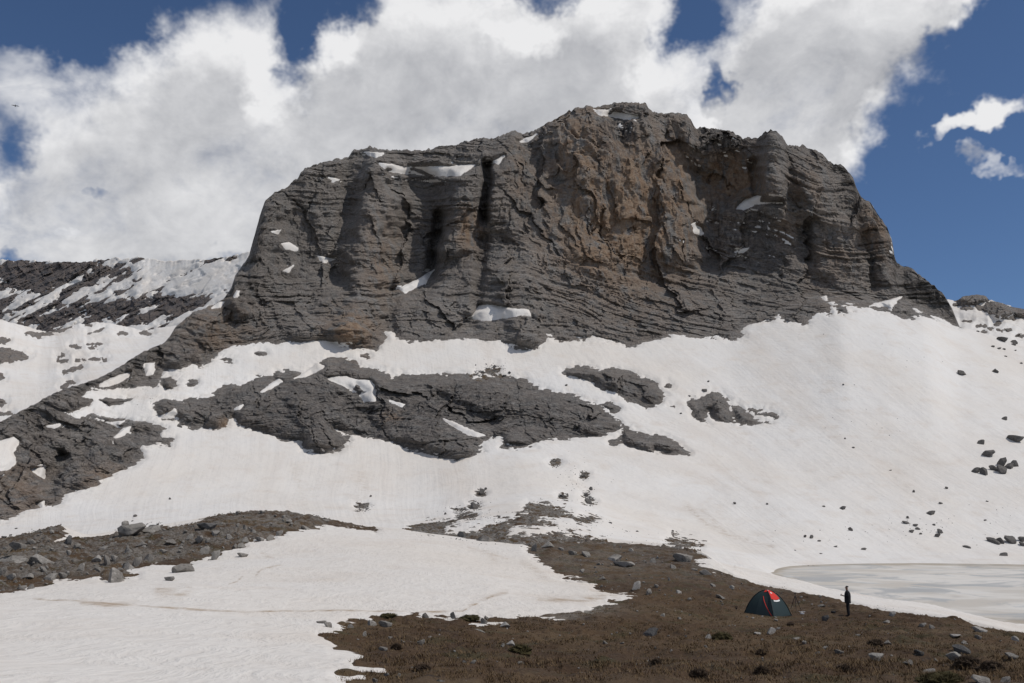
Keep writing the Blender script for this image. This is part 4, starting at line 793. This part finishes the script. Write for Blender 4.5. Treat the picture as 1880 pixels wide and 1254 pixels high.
# ------------------------------------------------------------------ plants
M['grass'] = None
def grass_mat():
    m, g, b = new_mat('dry_grass_blades'); P = posn(g)
    n = g.noise(P, .5, 4, .6); n2 = g.noise(P, 4., 3, .6)
    c = g.mix(g.ramp(n, .35, .65), (.095, .058, .028), (.155, .102, .052)); c = g.mix(g.math('MULTIPLY', g.ramp(n2, .5, .7), .6), c, (.21, .155, .09)); c = g.mix(g.math('MULTIPLY', g.ramp(n2, .48, .3), .6), c, (.05, .04, .018))
    g.put(b.inputs['Base Color'], c); return m
def blades(name, roots, hgt, n_bl, spread, mat, kind='stuff'):
    V, F = [], []
    for (x, y, z), h in zip(roots, hgt):
        for _ in range(n_bl):
            a = random.uniform(0, 6.283); d = random.uniform(0, spread); bx, by = x+d*math.cos(a), y+d*math.sin(a)
            hh = h*random.uniform(.5, 1.15); ln = random.uniform(.4, 1.6)*hh; b = random.uniform(0, 6.283); w = .007+.00018*math.hypot(x, y)
            wx_, wy_ = w*math.cos(b+1.57), w*math.sin(b+1.57); k = len(V)
            V += [(bx-wx_, by-wy_, z-.02), (bx+wx_, by+wy_, z-.02), (bx+ln*math.cos(b), by+ln*math.sin(b), z+hh)]; F.append((k, k+1, k+2))
    return mesh_np(name, np.array(V), np.array(F), mat, None, False)
M['grass'] = grass_mat()
roots, hg = [], []
cnt = 0
aa = RNG.uniform(azel(560, 1200)[0], azel(1960, 1200)[0], 30000); rad = np.exp(RNG.uniform(math.log(15), math.log(78), 30000))
for a, r in zip(aa, rad):
    i = int(np.searchsorted(AZ, a)); j = int(np.searchsorted(GRr[i, :H0], r)); j = min(j, H0-1)
    if -SN[i, j] < 2 or GRr[i, j] > r_F[i, 0]+1: continue
    dens_ = perlin(np.array([r*math.sin(a)*.35]), np.array([r*math.cos(a)*.35]), np.array([.5]))[0]
    if dens_ < random.uniform(-.5, .25): continue
    roots.append((r*math.sin(a), r*math.cos(a), float(VIS[i, j, 2]))); hg.append(random.uniform(.03, .085)*(1+max(0, dens_)))
tag(blades('dry_grass', roots, hg, 8, .2, M['grass']), 'short dry brown grass covering the camp meadow', 'grass', kind='stuff')
M['cushion'] = plain('cushion_green', (.05, .041, .016), .95, .5, 9.); M['cushion_dark'] = plain('cushion_dark', (.05, .034, .022), .95, .5, 9.)
def cushion(px, py, rx, ry, mat, lab, cat='cushion plant', group=None):
    p = hit(px, py+ry*.8); k = p.length/FPX; sx, sz = rx*k, ry*k*1.5
    bm = bmesh.new(); bmesh.ops.create_icosphere(bm, subdivisions=4, radius=1)
    rg = random.random()*50
    V = np.array([v.co[:] for v in bm.verts]); n = fbm(V[:, 0]*2.2+rg, V[:, 1]*2.2, V[:, 2]*2.2, 3)*.7+perlin(V[:, 0]*11, V[:, 1]*11+rg, V[:, 2]*11)*.16
    for v, c, q in zip(bm.verts, V, n): v.co = (c[0]*(1+q)*sx, c[1]*(1+q)*sx*.8, max(c[2]*(1+q*1.2), -.3)*sz)
    root = empty('cushion_plant', p); obj_bm('mound', bm, mat, root)
    rt, hh = [], []
    for _ in range(int(90+rx*9)):
        a, d = random.uniform(0, 6.28), math.sqrt(random.random()); x, y = d*math.cos(a)*sx, d*math.sin(a)*sx*.8
        rt.append((x, y, sz*math.sqrt(max(0, 1-d*d))*.85)); hh.append(sz*.35+.03)
    o = blades('leaves', rt, hh, 2, .03, mat); o.parent = root
    tag(root, lab, cat, group)
for a in ((1730,1248,38,9,'cushion','wide green cushion plant on the bottom edge at right'),(955,1191,18,7,'cushion','yellow green cushion plant in the middle of the meadow'),(864,1133,18,4,'cushion','flat green cushion plant on the upper meadow edge'),(715,1131,17,5,'cushion','green cushion plant on the top left meadow edge'),(1325,1168,18,6,'cushion','mossy green cushion plant between the tent and the bottom edge'),
          (1777,1215,20,8,'cushion_dark','brown dead cushion plant beside the large black boulder'),(775,1226,15,5,'cushion_dark','dark low shrub near the bottom left of the meadow'),(728,1187,9,5,'cushion_dark','dark round shrub beside the pale stones at left'),(1398,1232,12,7,'cushion_dark','dark tussock at the bottom centre right'),(1283,1237,15,8,'cushion_dark','dark brown tussock at the bottom left of the tent'),(1608,1181,14,6,'cushion_dark','brown tussock above the pale humped boulder'),(1550,1228,14,6,'cushion_dark','brown tussock at the bottom below the person'),(1398,1197,9,4,'cushion_dark','small dark tussock straight below the tent'),(1451,1146,6,3,'cushion_dark','tiny dark tussock right below the tent corner'),(1820,1225,20,8,'cushion_dark','brown tussock near the bottom right corner'),(1205,1215,9,4,'cushion_dark','dark tussock below the black wedge boulder')):
    cushion(*a[:4], M[a[4]], a[5])

# ------------------------------------------------------------------ tent
def build_tent():
    base = hit(1409, 1129); az = math.atan2(base.x, base.y)
    root = empty('tent', base+Vector((0, 0, -.03)), -az); tag(root, 'dark green dome tent with a red top vent pitched on the brown meadow', 'tent')
    green = plain('tent_fabric', (.020, .036, .036), .5, .12, 3.); green2 = plain('tent_door_fabric', (.030, .048, .047), .5, .12, 3.)
    black = plain('pole_sleeve', (.008, .009, .010), .6, .2); red = plain('red_fabric', (.62, .03, .015), .5, .12, 4.); white = plain('white_print', (.75, .75, .73), .6, .05); cord = plain('cord', (.10, .095, .085), .7, .1)
    Rr, H = 1.50, 1.55; ph0 = -math.pi/2+.24
    def surf(phi, rho, lift=0.):
        u = ((phi-ph0) % (math.pi/2))/(math.pi/2)                  # 0..1 between two pole corners
        rb = Rr*math.cos(math.pi/4)/math.cos((u-.5)*math.pi/2)     # straight base edge between corners
        rb *= 1+.10*math.sin(math.pi*u)*(1-rho)                    # fuller higher up
        s_ = math.sin(rho*math.pi/2)**.75*.35+rho*.65
        z = H*(1-rho**1.7) - .10*math.sin(math.pi*u)*math.sin(math.pi*min(1, rho))
        d = rb*s_+lift*s_; return Vector((d*math.cos(phi), d*math.sin(phi), z+lift*(1-rho)))
    def patch(name, p0, p1, r0, r1, mat, parent, lift=0, nu=14, nv=18, skew=0.):
        bm = bmesh.new(); G_ = [[bm.verts.new(surf(p0+(p1-p0)*(i/nu)+skew*(j/nv), r0+(r1-r0)*j/nv, lift)) for j in range(nv+1)] for i in range(nu+1)]
        for i in range(nu):
            for j in range(nv): bm.faces.new((G_[i][j], G_[i][j+1], G_[i+1][j+1], G_[i+1][j]))
        return obj_bm(name, bm, mat, parent, True)
    q = math.pi/2; panels = []
    for k in range(4): panels.append(patch('canopy_panel', ph0+k*q, ph0+(k+1)*q, .02, 1., green, root))
    for k in range(4):
        bm = bmesh.new(); tube(bm, [surf(ph0+k*q, i/16, .012) for i in range(17)], .026, 6); obj_bm('pole_sleeve', bm, black, root, True)
        bm = bmesh.new(); c = surf(ph0+k*q, 1.); o_ = c*1.45; o_.z = -.02; tube(bm, [surf(ph0+k*q, .62), Vector((o_.x*1.1, o_.y*1.1, .0))], .004, 4); obj_bm('guy_line', bm, cord, root)
        bm = bmesh.new(); tube(bm, [(o_.x*1.1, o_.y*1.1, .06), (o_.x*1.09, o_.y*1.09, -.1)], .008, 4); obj_bm('peg', bm, cord, root)
    left = panels[3]; right = panels[0]
    door = patch('door', ph0-.62*q, ph0-.10*q, .38, .99, green2, root, .012)
    # red zip running from the middle of the left panel down to the front corner
    bm = bmesh.new(); tube(bm, [surf(ph0-q*(.40-.37*i/14), .36+.62*i/14, .02) for i in range(15)], .022, 5); obj_bm('door_zip', bm, red, door, True)
    vent = patch('vent_cover', ph0+.06*q, ph0+.86*q, .03, .50, red, root, .03)
    patch('vent_cover', ph0-.55*q, ph0-.04*q, .03, .17, red, root, .03)
    patch('print_strip', ph0+.20*q, ph0+.78*q, .515, .565, white, vent, .035, 8, 2)
    patch('print_mark', ph0+.30*q, ph0+.55*q, .18, .25, white, vent, .04, 4, 3); patch('print_mark', ph0+.05*q, ph0+.45*q, .05, .09, white, vent, .04, 4, 3)
    bm = bmesh.new(); tube(bm, [surf(ph0+2*math.pi*i/64, 1., .03) for i in range(65)], .03, 5); obj_bm('hem', bm, black, root, True)
    for k, (x, y) in enumerate(((1372,1132),(1400,1131.5),(1424,1133),(1382,1134))):
        rock_at(x, y, 2.6, 1.7, 'p', ('leftmost', 'third', 'rightmost', 'second')[k]+' of four small pale stones along the front tent hem', 'stones on the tent hem', 'stone', True, .1)
build_tent()

# ------------------------------------------------------------------ tripod, bags, bird
def build_tripod():
    p = hit(1461, 1119); root = empty('tripod', p); tag(root, 'thin black camera tripod standing right of the tent', 'tripod')
    bk = plain('tripod_black', (.02, .02, .022), .5, .2)
    for k in range(3):
        a = math.pi*2*k/3+.3; bm = bmesh.new(); tube(bm, [(.03*math.cos(a), .03*math.sin(a), .86), (.20*math.cos(a), .20*math.sin(a), .45), (.38*math.cos(a), .38*math.sin(a), 0)], [.022, .018, .014], 6)
        o = obj_bm('leg', bm, bk, root); bm = bmesh.new(); bmesh.ops.create_icosphere(bm, subdivisions=1, radius=.022, matrix=Matrix.Translation((.38*math.cos(a), .38*math.sin(a), .01))); obj_bm('rubber_foot', bm, bk, o)
    bm = bmesh.new(); tube(bm, [(0, 0, .55), (0, 0, 1.02)], .017, 6); obj_bm('center_column', bm, bk, root)
    bm = bmesh.new(); tube(bm, [(0, 0, .82), (0, 0, .90)], .045, 8); obj_bm('collar', bm, bk, root)
    bm = bmesh.new(); bmesh.ops.create_icosphere(bm, subdivisions=2, radius=.045, matrix=Matrix.Translation((0, 0, 1.06)))
    tube(bm, [(0, 0, 1.06), (.02, 0, 1.14)], [.03, .05], 8); tube(bm, [(0, 0, 1.06), (-.14, -.02, 1.0)], .009, 5); obj_bm('ball_head', bm, bk, root)
build_tripod()
def duffel(px, py, w, h, mat, name, lab, cat):
    p = hit(px, py+h); k = p.length/FPX; W, Hh = w*k, h*k*2
    root = empty(name, p); tag(root, lab, cat); bm = bmesh.new()
    bmesh.ops.create_cube(bm, size=1); bmesh.ops.subdivide_edges(bm, edges=bm.edges[:], cuts=6, use_grid_fill=True)
    for v in bm.verts:
        c = v.co; r = (abs(c.x*2)**4+abs(c.y*2)**4+abs(c.z*2)**4)**.25; c /= max(r, 1e-3); n = float(perlin(c.x*3+px, c.y*3, c.z*3))
        v.co = Vector((c.x*W*(1+.16*n), c.y*W*.6*(1+.16*n), (c.z*.5*(1+.22*n)+.47)*Hh))
    obj_bm('body', bm, mat, root, True)
    bm = bmesh.new(); tube(bm, [(-W*.4, -W*.45, Hh*.7), (-W*.3, -W*.5, Hh*1.0), (0, -W*.35, Hh*1.12), (W*.3, -W*.5, Hh*1.0), (W*.4, -W*.45, Hh*.7)], .014, 5); obj_bm('strap', bm, mat, root, True)
    bm = bmesh.new(); tube(bm, [(-W*.85, 0, Hh*.93), (0, 0, Hh*.99), (W*.85, 0, Hh*.93)], .012, 4); obj_bm('zip', bm, mat, root)
duffel(1530, 1124, 7.5, 4, plain('black_nylon', (.012, .012, .014), .6, .3), 'duffel_bag', 'black bag on the grass left of the person', 'bag')
duffel(1473, 1126.5, 6.5, 3, plain('white_sack', (.62, .62, .64), .6, .3, 5.), 'sack', 'crumpled white sack on the grass right of the tent', 'sack')
duffel(1352, 1117, 3, 3.4, plain('dark_pouch', (.03, .022, .02), .7, .3), 'pouch', 'small dark pouch on the grass left of the tent', 'bag')
def build_bird():
    d = Vector([float(c) for c in ray(28, 195)]).normalized()*95; root = empty('bird', d, .5); tag(root, 'small dark bird gliding in front of the clouds at left', 'bird')
    m = plain('feathers', (.04, .04, .045), .8, .3); bm = bmesh.new()
    tube(bm, [(0, -.2, 0), (0, -.12, .02), (0, 0, .03), (0, .12, .03), (0, .18, .04), (0, .22, .03)], [.01, .035, .05, .04, .03, .008], 8); obj_bm('body', bm, m, root, True)
    for s_ in (-1, 1):
        bm = bmesh.new(); pts = [(.03, .06, .04), (.16, .09, .075), (.30, .03, .05), (.27, -.02, .047), (.15, -.03, .07), (.03, -.06, .04)]
        up = [bm.verts.new((s_*x, y, z+.006)) for x, y, z in pts]; dn = [bm.verts.new((s_*x, y, z-.006)) for x, y, z in pts]
        bm.faces.new(up); bm.faces.new(dn[::-1])
        for i in range(6): bm.faces.new((up[i], dn[i], dn[(i+1) % 6], up[(i+1) % 6]))
        obj_bm('wing', bm, m, root)
    bm = bmesh.new(); v = [bm.verts.new(c) for c in ((0, -.16, .02), (-.05, -.30, .015), (.05, -.30, .015), (0, -.17, .005))]; bm.faces.new((v[0], v[1], v[2])); bm.faces.new((v[3], v[2], v[1])); obj_bm('tail', bm, m, root)
build_bird()

# ------------------------------------------------------------------ person
def build_person():
    p = hit(1558, 1131); az = math.atan2(p.x, p.y)
    J = {}; E = []
    def j(n, x, y, z, r, par=None):
        J[n] = (x, y, z, r if isinstance(r, tuple) else (r, r)); 
        if par: E.append((par, n))
    j('pelvis', 0, 0, .96, (.135, .155)); j('waist', .0, 0, 1.10, (.125, .15), 'pelvis'); j('chest', .0, 0, 1.30, (.13, .175), 'waist'); j('ribs', -.01, 0, 1.42, (.10, .16), 'chest'); j('neck', .01, 0, 1.50, .06, 'ribs'); j('jaw', .03, 0, 1.57, .072, 'neck'); j('skull', .02, 0, 1.655, (.098, .082), 'jaw'); j('crown', .01, 0, 1.73, .05, 'skull')
    j('brow', .085, 0, 1.655, .03, 'skull'); j('nose', .125, 0, 1.635, .013, 'brow'); j('chin', .085, 0, 1.565, .025, 'jaw')
    for s_, nm in ((1, 'L'), (-1, 'R')):
        j('ear'+nm, .0, s_*.088, 1.645, .014, 'skull')
        j('sh'+nm, -.01, s_*.17, 1.425, .072, 'ribs')
        if nm == 'L': el, wr, hd_ = (.00, .235, 1.17), (.25, .15, 1.19), (.32, .125, 1.215)
        else: el, wr, hd_ = (-.05, -.235, 1.15), (.02, -.235, .92), (.035, -.23, .85)
        j('el'+nm, *el, .052, 'sh'+nm); j('wr'+nm, *wr, .034, 'el'+nm); j('pa'+nm, *hd_, (.036, .022), 'wr'+nm)
        d = (Vector(hd_)-Vector(wr)).normalized(); up = Vector((0, 0, 1)) if nm == 'L' else Vector((1, 0, 0)); sd = d.cross(up).normalized()
        for f in range(4):
            o_ = Vector(hd_)+up*(.027-.018*f)+d*.04; ln = (.055, .062, .058, .045)[f]; m1 = o_+d*ln*.55; m2 = m1+(d*.5+sd*(-.7 if nm == 'L' else .4)).normalized()*ln*.55
            j(f'f{nm}{f}a', *o_, .0095, 'pa'+nm); j(f'f{nm}{f}b', *m1, .009, f'f{nm}{f}a'); j(f'f{nm}{f}c', *m2, .0075, f'f{nm}{f}b')
        t0 = Vector(hd_)+up*.035; j('t'+nm+'a', *t0, .011, 'pa'+nm); j('t'+nm+'b', *(t0+up*.022+d*.03), .009, 't'+nm+'a')
        lean = .02 if s_ > 0 else -.03
        j('hip'+nm, 0, s_*.09, .88, (.12, .11), 'pelvis'); j('kn'+nm, .02+lean, s_*.10, .50, .088, 'hip'+nm); j('an'+nm, -.01+lean, s_*.105, .10, .068, 'kn'+nm); j('heel'+nm, -.03+lean, s_*.105, .045, .045, 'an'+nm); j('toe'+nm, .17+lean, s_*.12, .035, (.042, .034), 'heel'+nm)
    names = list(J); idx = {n: i for i, n in enumerate(names)}
    me = bpy.data.meshes.new('body'); me.from_pydata([J[n][:3] for n in names], [(idx[a], idx[b]) for a, b in E], [])
    o = bpy.data.objects.new('tmp', me); COL.objects.link(o)
    md = o.modifiers.new('s', 'SKIN'); md.use_smooth_shade = True
    sv = me.skin_vertices[0].data
    for n in names: sv[idx[n]].radius = J[n][3]; sv[idx[n]].use_root = (n == 'pelvis')
    o.modifiers.new('u', 'SUBSURF').levels = 2
    dg = bpy.context.evaluated_depsgraph_get(); dg.update(); me2 = bpy.data.meshes.new_from_object(o.evaluated_get(dg)); bpy.data.objects.remove(o)
    me2.name = 'body'
    jack = plain('dark_jacket', (.018, .018, .020), .8, .3, 6.); trou = plain('black_trousers', (.012, .012, .014), .8, .3, 6.); skin = plain('skin', (.30, .17, .115), .6, .1); shoe = plain('boots', (.02, .017, .014), .7, .3)
    me2.materials.clear()
    for m in (jack, trou, skin, shoe): me2.materials.append(m)
    for f in me2.polygons:
        c = f.center; hand = (Vector(c)-Vector(J['paL'][:3])).length < .115 and c.x > .265 or c.z < .905 and c.z > .74 and c.y < -.19
        f.material_index = 2 if (c.z > 1.525 or hand) else 3 if c.z < .10 else 1 if c.z < .90 else 0
    root = bpy.data.objects.new('person', me2); COL.objects.link(root); root.location = p+Vector((0, 0, -.01)); root.rotation_euler = (0, 0, math.pi-az+.08); root.scale = (1.02,)*3
    tag(root, 'person in dark clothes standing in profile, holding a phone in front', 'person')
    def shell(name, zc, h, rx, ry, x0, mat, bot):
        bm = bmesh.new(); bmesh.ops.create_icosphere(bm, subdivisions=3, radius=1)
        for v in list(bm.verts):
            if v.co.z < bot: bm.verts.remove(v)
        for v in bm.verts: n = 1+.05*float(perlin(v.co.x*4, v.co.y*4, v.co.z*4)); v.co = (x0+v.co.x*rx*n, v.co.y*ry*n, zc+v.co.z*h*n)
        return obj_bm(name, bm, mat, root, True)
    shell('hair', 1.665, .105, .108, .093, .0, plain('dark_hair', (.012, .010, .009), .7, .3), .02)
    bm = bmesh.new(); secs = [(.76, .175, .19), (.84, .18, .20), (1.0, .185, .20), (1.15, .185, .20), (1.30, .175, .205), (1.40, .14, .185), (1.47, .09, .11)]; rings = []
    for z, a, b_ in secs: rings.append([bm.verts.new((a*math.cos(t)*(1+.04*math.sin(5*t+z*9)), b_*math.sin(t)*(1+.04*math.sin(4*t-z*7)), z)) for t in [6.2832*i/20 for i in range(20)]])
    for r0, r1 in zip(rings[:-1], rings[1:]):
        for i in range(20): bm.faces.new((r0[i], r0[(i+1) % 20], r1[(i+1) % 20], r1[i]))
    obj_bm('jacket', bm, jack, root, True)
    M_ = root.matrix_basis; ph = M_ @ Vector((.385, .105, 1.245)); e = bpy.data.objects.new('phone', None)
    bm = bmesh.new(); bmesh.ops.create_cube(bm, size=1); 
    for v in bm.verts: v.co = (v.co.x*.012, v.co.y*.075, v.co.z*.15)
    bmesh.ops.bevel(bm, geom=bm.edges[:], offset=.003, segments=2, affect='EDGES')
    o = obj_bm('phone', bm, plain('phone_case', (.015, .015, .017), .4, .1)); o.location = ph; o.rotation_euler = (0, -.45, root.rotation_euler.z)
    tag(o, 'dark phone held up in the hand of the person', 'phone')
build_person()
